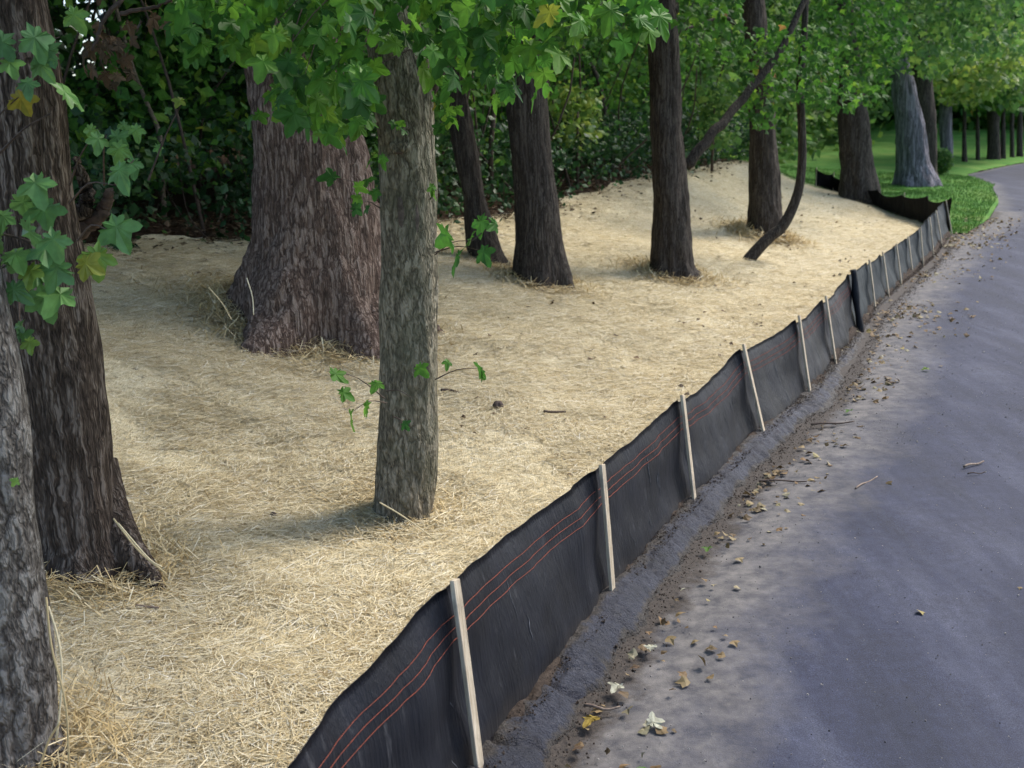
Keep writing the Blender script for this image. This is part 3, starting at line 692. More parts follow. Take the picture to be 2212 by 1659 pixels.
def on_trunk(C, Rr, x, y, out=0.):
    p = at_Y(x, y, C[30][1]); k = np.argmin(np.abs(C[:, 2] - p[2])); c = C[k]; dx = p[0] - c[0]; r = Rr[k]
    return np.array([p[0], c[1] - math.sqrt(max(0, r * r - dx * dx)) - out, p[2]])
for x, y, r, sq in [(872, 455, .055, (.38, .22, 1.9)), (903, 462, .05, (.38, .22, 1.9))]:
    blob(on_trunk(cD, rD, x, y), r, M['scar'], tD, 'scar', 3, sq)
blob(on_trunk(cD, rD, 868, 318), .05, M['bark_olive'], tD, 'knot', 5, (1.3, .5, .8))
blob(on_trunk(cD, rD, 868, 325, .012), .022, M['twig'], tD, 'knot', 5, (1.3, .5, .8))
# B: left sprigs, hand placed leaves in front of the trunk
LB = [(110, 190, 4.3, .17), (35, 200, 4.3, .12), (60, 175, 4.2, .10), (130, 100, 4.3, .15), (60, 60, 4.2, .16), (30, 80, 4.2, .16), (75, 130, 4.3, .12), (150, 20, 4.5, .12), (15, 130, 4.2, .11),
      (240, 470, 4.5, .18), (255, 355, 4.5, .15), (212, 530, 4.4, .16), (212, 290, 4.6, .11), (240, 290, 4.6, .10), (262, 310, 4.6, .12), (285, 345, 4.6, .10), (200, 275, 4.6, .08), (268, 268, 4.6, .07), (295, 275, 4.6, .08),
      (70, 380, 4.1, .15), (45, 420, 4.1, .14), (90, 430, 4.1, .15), (60, 480, 4.0, .17), (110, 500, 4.0, .13), (140, 560, 4.1, .16), (100, 530, 4.1, .14), (30, 545, 4.1, .14), (150, 625, 4.2, .16), (85, 620, 4.2, .17), (60, 590, 4.2, .12), (20, 460, 4.1, .12), (10, 500, 4.1, .14), (75, 575, 4.1, .12), (165, 570, 4.2, .12),
      (12, 620, 4.1, .12), (50, 700, 4.3, .08), (40, 722, 4.3, .08), (65, 735, 4.3, .08), (22, 735, 4.3, .07), (40, 1042, 4.0, .04), (5, 560, 4.1, .13), (395, 218, 5.3, .07), (358, 240, 5.3, .05), (338, 318, 5.3, .06)]
pB = np.array([at_depth(x, y, d) for x, y, d, s in LB]); sB_ = np.array([s for *_, s in LB])
g2 = np.random.default_rng(23); n = len(pB)
tip = np.stack([g2.normal(0.15, .45, n), g2.normal(-.1, .3, n), g2.normal(-.8, .25, n)], -1); nr = np.stack([g2.normal(0, .3, n), g2.normal(-.9, .2, n), g2.normal(.55, .25, n)], -1)
rot = rot_from(tip, nr); ps = []
for k in range(4):
    m = np.arange(n) % 4 == k; V, f = scatter(*STARS[k], pB[m] + [0, 0, .02], rot[m], sB_[m] * 1.1); ps.append((V, [f]))
hiB = canopy(cB[-1][0], cB[-1][1], 4.6, 8, 3, 50, 40, g); ps.append(leaves(hiB, .2, 'star1'))
V, f = join(ps); mk('crown', V, f, M['leaf_left'], tB, smooth=False)
dB = depth(cB[40])
st, en = [], []
for a, b in [((150, 440, 5.4), (248, 400, 4.5)), ((168, 520, 5.4), (240, 500, 4.5)), ((100, 620, 5.2), (150, 610, 4.2)), ((0, 330, 4.5), (110, 245, 4.3)), ((-40, 300, 4.4), (40, 210, 4.3)), ((-40, 600, 4.3), (100, 560, 4.1)),
             ((-40, 160, 4.4), (130, 80, 4.3)), ((225, 400, 5.6), (230, 290, 4.6)), ((248, 400, 4.5), (290, 345, 4.6)), ((320, 390, 5.3), (400, 210, 5.3)), ((40, 640, 4.4), (45, 740, 4.3)), ((150, 400, 5.3), (195, 300, 5.0)), ((-20, 480, 4.2), (90, 420, 4.1)), ((-20, 500, 4.2), (140, 560, 4.1))]:
    st.append(at_depth(*a)); en.append(at_depth(*b))
for a, b in zip(st, en):
    V, f = twigs([a], [b], .006, .05); mk('twig', V, f, M['twig'], tB)
# dead brown leaves hanging from a bare branch of B
pdd = cloud([(160, -40), (170, 140), (200, 180), (250, 175), (300, 140), (310, 80), (390, 40), (400, -40)], 5.2, 5.8, 22, 2, .07, g)
V, f = leaves(pdd, .095, 'star', 2.5, g); mk('dead_leaves', V, f, M['leaf_dead'], tB, smooth=False)
limb(tB, [at_depth(100, -60, 5.8), at_depth(200, -70, 5.6), at_depth(262, -20, 5.5), at_depth(225, 45, 5.5), at_depth(200, 110, 5.5)], .02, .008, M['twig'], seed=8, jit=.004)
limb(tB, [at_depth(258, 30, 5.5), at_depth(330, 15, 5.5), at_depth(420, -20, 5.5)], .012, .006, M['twig'], seed=9, jit=.004)
# broken limb stub on the right of B
a = at_depth(150, 475, dB + .1); b = at_depth(190, 385, dB - .05); c = at_depth(172, 345, dB - .1)
stb = limb(tB, [at_depth(150, 470, dB + .1), at_depth(186, 450, dB + .02), at_depth(182, 395, dB), at_depth(168, 345, dB - .05)], .06, .025, M['bark_brown'], name='broken_limb', jit=.006)
limb(tB, [at_depth(170, 500, dB + .1), at_depth(222, 455, dB + .05), at_depth(236, 410, dB)], .05, .025, M['broken_wood'], name='broken_limb', jit=.006, seed=3)
# A crown high
crown(tA, [(canopy(cA[-1][0], cA[-1][1], 4.8, 8, 2.6, 40, 36, g), .2, 'star1', .6)], M['leaf_left'])
crown(tC, [(cloud([(540, -260), (560, 20), (700, 60), (780, 30), (820, -260)], 8.5, 10, 24, 12, .3, g), .15, 'star1', .8), (canopy(cC[-1][0], cC[-1][1], 6, 10, 4, 90, 44, g), .22, 'star1', .6)], M['leaf_mid'])
crown(tE, [(cloud([(950, -200), (960, 120), (1030, 170), (1090, 120), (1100, -200)], 12, 14, 40, 14, .3, g), .13, 'star1', .8)], M['leaf_mid'])
crown(tF, [(cloud([(1080, -200), (1100, 60), (1200, 110), (1330, 90), (1330, -200)], 12, 14.5, 70, 14, .3, g), .13, 'star1', .8), (canopy(cF[-1][0], cF[-1][1], 6.5, 11, 4.5, 90, 44, g), .24, 'star1', .6)], M['leaf_mid'])
crown(tG, [(cloud([(1470, -200), (1460, 40), (1500, 120), (1560, 150), (1600, 120), (1610, -200)], 14, 17, 60, 14, .35, g), .14, 'star1', .8), (canopy(cG[-1][0], cG[-1][1], 7, 11, 4.5, 90, 44, g), .24, 'star1', .6)], M['leaf_mid'])
crown(tH, [(cloud([(1540, -260), (1560, 110), (1600, 190), (1640, 245), (1690, 225), (1740, 150), (1800, 100), (1800, -260)], 21.3, 24, 110, 16, .4, g), .15, 'star1', .8)], M['leaf_mid'])
crown(tI, [(cloud([(1610, 60), (1600, 180), (1620, 262), (1660, 285), (1700, 200), (1730, 215), (1790, 240), (1850, 232), (1870, 180), (1830, 100), (1760, 40)], 16, 18.5, 62, 16, .3, g), .13, 'star1', .8)], M['leaf_mid'])
crown(tJ, [(cloud([(1740, -260), (1750, 80), (1800, 190), (1850, 225), (1900, 225), (1930, 150), (1960, 110), (1980, -260)], 22, 29, 150, 18, .5, g), .19, 'star1', .8), (canopy(cJ[-1][0], cJ[-1][1], 9, 14, 5, 70, 44, g), .3, 'dia', .6)], M['leaf_mid'])
crown(tK, [(cloud([(1900, -260), (1880, 120), (1920, 150), (1970, 150), (2010, 165), (2080, 130), (2212, 100), (2240, -260)], 28, 37, 260, 20, .7, g), .24, 'star1', .8)], M['leaf_pale'])
crown(tK2, [(cloud([(1950, -200), (1960, 130), (2010, 150), (2060, 140), (2100, -200)], 38, 44, 60, 24, .8, g), .3, 'dia', .8)], M['leaf_woods'])
crown(tL, [(cloud([(1990, 80), (2010, 170), (2040, 218), (2090, 225), (2150, 205), (2200, 175), (2240, 130), (2240, 60)], 44, 52, 130, 26, .7, g), .28, 'dia', .8)], M['leaf_lime'])
for (o, c), k in zip(far, range(6)):
    x = FL[k][1]
    crown(o, [(cloud([(x - 60, -200), (x - 50, 150), (x - 30, 215), (x, 240), (x + 35, 215), (x + 60, 150), (x + 60, -200)], depth(c[10]) - 5, depth(c[10]) + 2, 110, 26, 1.0, g), .38, 'dia', .8)], M['leaf_pale' if k % 2 else 'leaf_mid'])

# --- small round shrub by the pale trunk
sp = hit(2032, 378); shb = thing('shrub', sp, 'small round bright green shrub at the foot of the pale trunk', 'shrub')
n = 2600; q = g.normal(0, 1, (n, 3)); q /= np.linalg.norm(q, axis=1)[:, None]; q *= (g.uniform(.55, 1, n) ** .5)[:, None] * (1 + .12 * vnoise(q * 2.5, 3))[:, None]
V, f = leaves(sp + q * [.42, .42, .52] + [0, 0, .55], .09, 'dia', .2, g); mk('foliage', V, f, M['leaf_pale'], shb, smooth=False)
V, f = tube([sp - [0, 0, .1], sp + [0, 0, .3], sp + [.03, 0, .7]], [.05, .04, .02], 8); mk('stem', V, f, M['twig'], shb)

# ------------------------------------------------------------------ woods behind (one leafy mass) and undergrowth
def woods(name, label, srange, trange, zr, ncl, per, rad, size, mat, kind='dia', seed=0, cat='woods', tfun=None, keep=None):
    g = np.random.default_rng(seed); s = g.uniform(*srange, ncl); t = g.uniform(0, 1, ncl) ** 1.2 * (trange[1] - trange[0]) + trange[0]
    if tfun: t = t + tfun(s) - (.55 * np.clip(vnoise(np.stack([s * .5, s * 0, s * 0], -1), 88) + .35, 0, 1) if trange[0] < .5 else 0)
    P = xy_of(s, t); z = H(P[:, 0], P[:, 1]) + zr[0] + (zr[1] - zr[0]) * g.uniform(0, 1, ncl)
    c = np.column_stack([P, z])
    q = (c - CAM); dd = q @ FW; px = 1106 + F * (q @ RT) / np.maximum(dd, .1); m = (dd > 3) & (px > -500) & (px < 2700)
    if keep is not None:
        py = 829.5 - F * (q @ UP) / np.maximum(dd, .1); m &= keep(px, py)
    c = c[m]; rr = rad * g.uniform(.5, 1.4, len(c))
    Q = (c[:, None] + g.normal(0, 1, (len(c), per, 3)) * rr[:, None, None] * [1, 1, .6]).reshape(-1, 3)
    gz = H(Q[:, 0], Q[:, 1]); Q[:, 2] = np.maximum(Q[:, 2], gz + .03)
    V, f = leaves(Q, size, kind, .6, g); print(name, len(Q))
    return tag(mk(name, V, f, mat, smooth=False), label, cat, kind='stuff')
hole = lambda px, py: ~((px > 95) & (px < 290) & (py < 175) & (py > -60))
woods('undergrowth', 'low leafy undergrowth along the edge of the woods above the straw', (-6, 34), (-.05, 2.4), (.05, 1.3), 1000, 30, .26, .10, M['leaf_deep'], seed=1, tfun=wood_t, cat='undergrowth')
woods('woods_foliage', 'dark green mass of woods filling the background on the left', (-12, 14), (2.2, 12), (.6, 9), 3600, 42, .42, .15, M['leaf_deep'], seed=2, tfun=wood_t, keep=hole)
woods('woods_foliage', 'brighter green mass of shrubs and trees behind the middle trunks', (4, 36), (.9, 8), (.4, 8), 3600, 42, .42, .15, M['leaf_woods'], seed=3, tfun=wood_t, keep=hole)
woods('woods_foliage', 'pale green mass of trees far beyond the lawn', (34, 78), (9, 26), (.5, 16), 3000, 42, 1.0, .36, M['leaf_pale'], seed=4)
woods('woods_foliage', 'dark band of distant woods beyond the bend of the road', (78, 112), (-14, 26), (.2, 22), 2600, 40, 1.6, .7, M['leaf_woods'], seed=5)
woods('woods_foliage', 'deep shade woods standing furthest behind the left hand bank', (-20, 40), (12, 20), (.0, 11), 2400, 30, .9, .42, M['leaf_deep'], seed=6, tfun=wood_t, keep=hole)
# brown litter at the woods edge
g = np.random.default_rng(31); n = 9000; s = g.uniform(-6, 34, n); t = wood_t(s) + g.normal(.5, .5, n)
P = xy_of(s, t); Z = H(P[:, 0], P[:, 1]) + .03
rot = rot_from(np.stack([g.normal(0, 1, n), g.normal(0, 1, n), g.normal(0, .25, n)], -1), np.stack([g.normal(0, .4, n), g.normal(0, .4, n), np.ones(n)], -1))
V, f = scatter(*DIA, np.column_stack([P, Z]), rot, g.uniform(.05, .11, n)); tag(mk('leaf_litter', V, f, M['leaf_dead'], smooth=False), 'brown dead leaves lying along the edge of the woods', 'leaf litter', kind='stuff')
sp_ = []
for k in range(520):
    s_, t_ = g.uniform(-6, 32), g.uniform(.1, 5) ; P0 = xy_of(np.array([s_]), wood_t(np.array([s_])) + t_)[0]; z0 = zg(*P0); h_ = g.uniform(.4, 1.2) if k % 3 else g.uniform(2, 6)
    e = np.array([P0[0] + g.normal(0, .3) * h_, P0[1] + g.normal(0, .3) * h_, z0 + h_]); b0 = np.array([*P0, z0 - .05])
    r0_ = .006 if k % 3 else .025; sp_.append(tube(catmull([b0, (b0 + e) / 2 + g.normal(0, .08 * h_, 3), e], 8), np.linspace(r0_, r0_ * .4, 8), 5))
V, f = join(sp_); tag(mk('undergrowth_stems', V, f, M['twig']), 'tangle of thin bare stems standing among the undergrowth', 'undergrowth', kind='stuff')
# stems inside the woods: individual saplings
WS = [('thin leaning reddish dead trunk in the dark woods at upper left', [(352, 440), (346, 300), (318, 225), (285, 140), (230, -60)], 14, .035, 'pale_twig'),
      ('slim dark sapling in the woods left of the forked trunk', [(1330, 425), (1300, 200), (1250, 80), (1225, -60)], 24.5, .06, 'twig'),
      ('thin dark stem in the gap between the leaning and the straight dark trunks', [(1058, 330), (1066, 240), (1060, 120), (1075, -60)], 19, .05, 'twig'),
      ('pale bare stick slanting in the undergrowth left of the massive trunk', [(458, 520), (475, 470), (490, 420)], 14.2, .012, 'pale_twig')]
for k, (lb, pts, d, r, mt) in enumerate(WS):
    C = catmull([at_depth(x, y, d) for x, y in pts], 20); b = C[0].copy(); C[0][2] = min(C[0][2], zg(C[0][0], C[0][1]) - .05)
    V, f = tube(C, np.linspace(r, r * .6, 20), 10); o = mk('sapling' if r > .02 else 'stick', V, f, M[mt]); tag(o, lb, 'sapling' if r > .02 else 'stick', 'stems in the woods' if r > .02 else None); rebase(o, b)

g = np.random.default_rng(91)
for lb, poly, d0, d1, ncl, mt in [('yellow green leafy shrub glowing between the straight dark trunk and the forked trunk', [(1175, 200), (1230, 170), (1290, 200), (1300, 290), (1240, 320), (1180, 290)], 20.5, 22.5, 26, 'leaf_lime'),
                              ('pale yellow green shrub top right of the forked trunk', [(1490, 180), (1540, 160), (1590, 200), (1600, 300), (1540, 330), (1490, 290)], 25, 27, 26, 'leaf_pale')]:
    pp = cloud(poly, d0, d1, ncl, 26, .22, g); c = pp.mean(0); r = thing('shrub', (c[0], c[1], zg(c[0], c[1])), lb, 'shrub')
    V, f = leaves(pp, .15, 'dia', .6, g); mk('foliage', V, f, M[mt], r, smooth=False)
    V, f = tube([np.array([c[0], c[1], zg(c[0], c[1]) - .1]), c + [.05, 0, 0]], [.04, .02], 8); mk('stem', V, f, M['twig'], r)
# ------------------------------------------------------------------ straw blades
def blades(P, yaw, pitch, L, wd, g):
    n = len(P); u = np.array([-.5, 0, .5]); bend = g.normal(0, .08, n)
    dx = np.stack([np.cos(yaw) * np.cos(pitch), np.sin(yaw) * np.cos(pitch), np.sin(pitch)], -1)
    sd = np.stack([-np.sin(yaw), np.cos(yaw), np.zeros(n)], -1)
    tilt = g.uniform(-.55, .55, n)[:, None]; sd = sd * np.sqrt(1 - .6 * tilt ** 2) + np.array([0, 0, 1.]) * tilt * .77
    C = P[:, None] + dx[:, None] * (u[None, :, None] * L[:, None, None])
    C = C + (np.stack([-np.sin(yaw), np.cos(yaw), np.full(n, .5)], -1) * (bend * L)[:, None])[:, None] * np.array([0, 1, 0])[None, :, None]
    a = C + sd[:, None] * wd[:, None, None] / 2; b = C - sd[:, None] * wd[:, None, None] / 2
    V = np.stack([a, b], 2).reshape(-1, 3); k = np.arange(n)[:, None] * 6
    f = np.concatenate([k + [0, 2, 3, 1], k + [2, 4, 5, 3]]); return V, [f]
g = np.random.default_rng(41)
def straw_pts(n, s0, s1):
    s = g.uniform(s0, s1, n); hi = np.interp(np.minimum(s, 26.), ws, wt); t = fence_t(s) + .02 + g.uniform(0, 1, n) * (hi - fence_t(s)); m = s < s_end(t) - .05; s, t = s[m], t[m]
    P = xy_of(s, t); z = H(P[:, 0], P[:, 1]); return np.column_stack([P, z])
P = straw_pts(3000000, -3.5, 28.8)
q = P - CAM; dd = q @ FW; px = 1106 + F * (q @ RT) / dd; py = 829.5 - F * (q @ UP) / dd
m = (dd > 2.5) & (px > -800) & (px < 2300) & (py < 1800); P, dd = P[m], dd[m]
m = g.uniform(0, 1, len(P)) < np.clip((6.0 / dd) ** 2.5, 0, 1) * np.where(dd < 9, np.clip(.8 + 1.4 * vnoise(P * [1.6, 1.6, 0], 79) + .5 * vnoise(P * [6, 6, 0], 80), .25, 1), .8); P, dd = P[m], dd[m]; n = len(P); print('straws', n)
clump = vnoise(P * [3, 3, 0], 77)
yaw = g.uniform(0, 2 * np.pi, n) * .6 + 3 * vnoise(P * [.9, .9, 0], 78); pit = g.normal(0, .07, n)
sc = np.clip((dd / 7) ** .5, .85, 1.8)
V, f = blades(P + np.stack([0 * dd, 0 * dd, .018 + g.uniform(0, .03, n) + .018 * clump], -1), yaw, pit, g.uniform(.04, .16, n) * np.clip(sc, 0, 1.3), g.uniform(.0018, .0040, n) * sc, g)
tag(mk('straw', V, f, M['straw'], smooth=False), 'loose stalks of pale straw strewn over the bank', 'straw', kind='stuff')
# rings of piled straw round the tree feet
ring = []
def pile(cx, cy, r, n, hgt=.12, spread=.28, a0=0, a1=2 * np.pi, L=.16, wmul=1.):
    th = g.uniform(a0, a1, n); rr = r + np.abs(g.normal(0, spread, n)); x = cx + np.cos(th) * rr; y = cy + np.sin(th) * rr
    z = H(x, y) + hgt * np.exp(-((rr - r) / spread) ** 2) * g.uniform(.2, 1, n) + .02
    ring.append(blades(np.column_stack([x, y, z]), th + g.normal(1.2, .8, n), g.normal(0, .35, n), g.uniform(.5, 1.5, n) * L, g.uniform(.003, .006, n) * wmul, g))
def foot_of(c): return c[2][0], c[2][1]
for c, r, n, hg, sp_, L, wm in [(cA, .22, 1500, .12, .22, .2, .9), (cB, .33, 2200, .10, .24, .17, 1), (cC, .80, 5200, .13, .34, .20, 1.3), (cD, .20, 900, .05, .20, .16, 1), (cE, .3, 400, .05, .2, .2, 1.6), (cF, .40, 1200, .07, .3, .2, 1.5), (cG, .42, 1200, .07, .3, .22, 1.8), (cH, .42, 1500, .14, .28, .25, 2.4)]:
    x, y = foot_of(c); pile(x, y, r, n, hg, sp_, L=L, wmul=wm)
V, f = join(ring); tag(mk('straw_pile', V, f, M['straw_dark'], smooth=False), 'darker straw heaped round the feet of the tree trunks', 'straw', kind='stuff')
n = 420; P = straw_pts(n, 3, 28); m = vnoise(P * [.7, .7, 0], 99) > -.2; P = P[m]; n = len(P)
rot = rot_from(np.stack([g.normal(0, 1, n), g.normal(0, 1, n), g.normal(0, .2, n)], -1), np.stack([g.normal(0, .5, n), g.normal(0, .5, n), np.ones(n)], -1))
V, f = scatter(*STAR1, P + [0, 0, .05], rot, g.uniform(.03, .085, n)); tag(mk('leaf_litter', V, f, M['leaf_dead'], smooth=False), 'dark dead leaves dotted over the straw', 'leaf litter', kind='stuff')
# long stalks beside the left trunks
lo_ = []
for pts, d in [([(105, 1310, ), (128, 1390), (134, 1480), (122, 1600)], 4.3), ([(100, 1290), (112, 1400), (142, 1520), (150, 1659)], 4.25), ([(245, 1120), (300, 1190), (360, 1240)], 5.6), ([(255, 1130), (320, 1205), (350, 1225)], 5.55), ([(85, 1660), (105, 1600), (130, 1560)], 4.1), ([(533, 600), (545, 640), (548, 680)], 9.6), ([(450, 620), (480, 655), (500, 690)], 9.6), ([(820, 1085), (870, 1115), (940, 1165)], 6.7)]:
    C = catmull([at_depth(x, y, d) for x, y in pts], 14); lo_.append(tube(C, .0045, 5))
V, f = join(lo_); tag(mk('straw_stalks', V, f, M['straw'], smooth=True), 'long bent straw stalks leaning on the trunks at left', 'straw', kind='stuff')

# ------------------------------------------------------------------ silt fences
def fence(name, label, idx, mat, threads, grp='silt fence runs', sag=.05, seed=0, BB=None, TP=None, stakes=True, side=-1, back=False, creases=0):
    BB = SB if BB is None else BB; TP = STP if TP is None else TP; g = np.random.default_rng(seed)
    root = thing(name, BB[idx[len(idx) // 2]], label, 'silt fence', grp)
    rows = 26; cc = []; damp = []
    for a, b in zip(idx[:-1], idx[1:]):
        L = np.linalg.norm(BB[b] - BB[a]); m = max(14, int(L / .03)); u = np.linspace(0, 1, m, endpoint=(b == idx[-1]))
        dirn = (BB[b] - BB[a])[:2] / np.linalg.norm((BB[b] - BB[a])[:2]); nrm = np.array([-dirn[1], dirn[0], 0])   # towards the bank
        sg = ([.05, .05, .05, .06, .11, .09, .12, .14][a] if TP is STP and a < 8 else sag * g.uniform(.8, 1.4)); bow = g.uniform(.05, .10); cols_b = BB[a] + (BB[b] - BB[a]) * u[:, None]; tp = TP[a] + (TP[b] - TP[a]) * u[:, None]
        arch = np.sin(np.pi * u) ** .65
        lowbow = g.uniform(.02, .06)
        for k in range(len(u)):
            v = np.linspace(0, 1, rows)[:, None]
            base = cols_b[k] - [0, 0, .07]; topp = tp[k] * 1.0; topp = base + (topp - base) * (.955) - np.array([0, 0, sg]) * arch[k]
            p = base + (topp - base) * v
            w_ = (bow * arch[k] * v[:, 0] ** 1.3 - lowbow * arch[k] ** 2.5 * np.sin(np.pi * np.clip(v[:, 0] * 1.3, 0, 1)) + .012)[:, None]
            ed = np.exp(-(u[k] * L / .07) ** 2) + np.exp(-((1 - u[k]) * L / .07) ** 2)
            p = p + nrm * w_ - nrm * (.012 * np.sin(v * 9 + k * .02))
            cc.append(p); damp.append(1 - .85 * min(1, ed))
    V = np.array(cc); n = len(V)
    q = V.reshape(-1, 3); wr = fbm(np.column_stack([q[:, 0] * 2.4, q[:, 1] * 2.4, q[:, 2] * 1.8]), seed + 5) * .022 + fbm(np.column_stack([q[:, 0] * 9, q[:, 1] * 9, q[:, 2] * 2]), seed + 6, 2) * .006
    V = V + (wr.reshape(n, rows) * np.array(damp)[:, None])[..., None] * np.array([*N2, 0]) 
    if back: V[:, -1] += 0
    hh = np.tile(np.linspace(0, 1, rows), n)
    # double skin so that the cloth has thickness
    sk = V + np.array([*N2, 0]) * .0035
    f1 = grid_faces(n, rows); VV = np.concatenate([V.reshape(-1, 3), sk.reshape(-1, 3)]); nb = n * rows
    top = np.arange(n - 1) * rows + rows - 1; rim = np.stack([top, top + rows, top + rows + nb, top + nb], -1)
    mk('fabric', VV, [np.vstack([f1, f1[:, ::-1] + nb, rim])], mat, root, attr={'hh': np.concatenate([hh, hh])})
    for fr in threads:
        r_ = fr * (rows - 1); j = int(r_); w_ = r_ - j; C = V[:, j] * (1 - w_) + V[:, j + 1] * w_ - np.array([*N2, 0]) * .004
        C = C[::2]; C[:, 2] += .004 * vnoise(np.column_stack([C[:, 0] * 4, C[:, 1] * 4, C[:, 0] * 0 + fr * 9]), 8)
        Vt, ft_ = tube(C, .0019, 5); mk('thread', Vt, ft_, M['thread'], root)
    for k_ in range(creases):
        a_ = int(g.uniform(.02, .98) * (n - 1)); v0 = g.uniform(.08, .6); v1 = min(.93, v0 + g.uniform(.08, .35)); vv = np.linspace(v0, v1, 9) * (rows - 1)
        C = np.array([V[a_, int(q_)] * (1 - q_ % 1) + V[a_, min(rows - 1, int(q_) + 1)] * (q_ % 1) for q_ in vv]) - np.array([*N2, 0]) * .002
        C = C + np.array([*D2, 0]) * (np.linspace(0, g.normal(0, .05), 9) + .006 * np.sin(np.arange(9) * 1.3))[:, None]
        Vt, ft_ = tube(C, np.sin(np.linspace(.15, 3, 9)) * g.uniform(.0012, .0026), 5); mk('crease', Vt, ft_, M['crease'], root)
    if stakes:
        for a in idx:
            if stakes is not True and a not in stakes: continue
            B_, T_2 = BB[a].copy(), TP[a].copy(); ax = T_2 - B_; L = np.linalg.norm(ax); ax /= L
            du = np.array([*D2, 0]); du = du - ax * du.dot(ax); du /= np.linalg.norm(du); dn = np.cross(ax, du)
            if dn.dot([*N2, 0]) < 0: dn = -dn
            n_ = 14; P0 = B_ - ax * .25 - dn * .032; hw, hd = .026, .010
            zs = np.linspace(0, L + .25, n_); pts = []
            gg = np.random.default_rng(a + 50)
            for z in zs:
                w1 = hw * (1 + gg.normal(0, .02)); bow_ = dn * .004 * math.sin(z * 3 + a)
                for sx, sy in ((-1, -1), (1, -1), (1, 1), (-1, 1)): pts.append(P0 + ax * z + bow_ + du * w1 * sx + dn * hd * sy)
            pts = np.array(pts); f = grid_faces(n_, 4, True); pts[-4:] += ax * np.array([[.006], [-.006], [-.008], [.004]])
            o = mk('stake', pts, [np.vstack([f, [[3, 2, 1, 0]], [[(n_ - 1) * 4 + j for j in range(4)]]])], M['stake'], root, smooth=False)
            bv = o.modifiers.new('bevel', 'BEVEL'); bv.width = .0025; bv.segments = 1; bv.limit_method = 'ANGLE'
    return root, V
f1_, V1 = fence('silt_fence', 'nearest run of black silt fence with three orange threads and pale wooden stakes', list(range(0, 9)), M['fabric'], (.87, .81, .755), seed=2, stakes=set(range(0, 8)), creases=34)
f2_, V2 = fence('silt_fence', 'greyer run of silt fence farther up the road, with close set stakes', list(range(8, 17)), M['fabric_grey'], (), seed=3, stakes=set(range(9, 17)), sag=.07)
# dark rolled joint between the two runs
a = SB[8] - [0, 0, .1]; b = STP[8]; C = a + (b - a) * np.linspace(0, 1.02, 20)[:, None] - np.array([*N2, 0]) * .05
C[:, :2] += .008 * np.sin(np.linspace(0, 9, 20))[:, None]
V, f = tube(C, .042 + .006 * np.sin(np.linspace(0, 12, 20)), 12); mk('rolled_end', V, f, M['fabric'], f2_, attr={'hh': np.full(len(V), .6)})
# cross fence
cq = catmull(CFL, 8); cxy = xy_of(cq[:, 0], cq[:, 1]); cb = np.column_stack([cxy, H(cxy[:, 0], cxy[:, 1]) + .02]); cb[0] = SB[-1]
ctp = cb + np.array([[0, 0, max(.50, .80 - .11 * k)] for k in range(len(cb))]); cb2 = cb.copy()
print('cross', cb.round(2).tolist())
f3_, V3 = fence('silt_fence', 'black cross run of silt fence curving up the bank behind the thick dark trunk', list(range(len(cb))), M['fabric_black'], (), seed=4, BB=cb2, TP=ctp, sag=.10, stakes={2, 4, 6, 7})

# ------------------------------------------------------------------ debris
g = np.random.default_rng(61)
# gutter litter and dirt crumbs: uncountable
def litter(name, label, n, s0, s1, off0, off1, size, mat, seedv, expo=1.0, cat='leaf litter'):
    g = np.random.default_rng(seedv); s = s0 + (s1 - s0) * g.uniform(0, 1, n) ** .8
    keep = vnoise(np.column_stack([s * 1.1, s * 0, s * 0]), seedv) * .8 + g.uniform(0, 1, n) > .35; s = s[keep]; n = len(s)
    t = fence_t(s) - (off0 + (off1 - off0) * g.uniform(0, 1, n) ** expo); P = xy_of(s, t)
    rot = rot_from(np.stack([g.normal(0, 1, n), g.normal(0, 1, n), g.normal(0, .25, n)], -1), np.stack([g.normal(0, .45, n), g.normal(0, .45, n), np.ones(n)], -1))
    V, f = scatter(*STAR1, np.column_stack([P, np.full(n, .012)]), rot, g.uniform(.4, 1.2, n) * size)
    tag(mk(name, V, f, mat, smooth=False), label, cat, kind='stuff')
litter('leaf_litter', 'scattered dry leaves lying in the gutter at the foot of the kerb', 480, .2, 13, .30, .75, .065, M['litter'], 5, 1.6)
litter('leaf_litter', 'drift of brown leaves on the road edge by the far end of the fence', 1500, 10, S_END + 4, .10, 1.3, .085, M['litter'], 6, 1.5)
litter('leaf_litter', 'thin scatter of leaves farther out on the asphalt', 120, 2, 32, .8, 5, .07, M['litter'], 7)
# crumbs
n = 15000; s = g.uniform(-1, 20, n); t = fence_t(s) - np.where(g.uniform(0, 1, n) < .55, g.uniform(-.02, .10, n), .18 + np.abs(g.normal(0, .10, n)))
P = xy_of(s, t); z = np.where((fence_t(s) - t) < .15, .088, .006) * np.where(s > 9, .5, 1)
oc = (np.array([[1, 0, 0], [-1, 0, 0], [0, 1, 0], [0, -1, 0], [0, 0, 1], [0, 0, -1]]) * .5, np.array([[0, 2, 4], [2, 1, 4], [1, 3, 4], [3, 0, 4], [2, 0, 5], [1, 2, 5], [3, 1, 5], [0, 3, 5]]))
V, f = scatter(*oc, np.column_stack([P, z]), rot_from(g.normal(0, 1, (n, 3)), g.normal(0, 1, (n, 3))), np.abs(g.normal(.003, .005, n)) + .002)
tag(mk('soil_crumbs', V, f, M['soil'], smooth=False), 'crumbs of dark soil along the kerb and gutter', 'soil', kind='stuff')
n = 5000; s = g.uniform(-1, 26, n); t = fence_t(s) - .35 - np.abs(g.normal(0, 1.6, n)); P = xy_of(s, t)
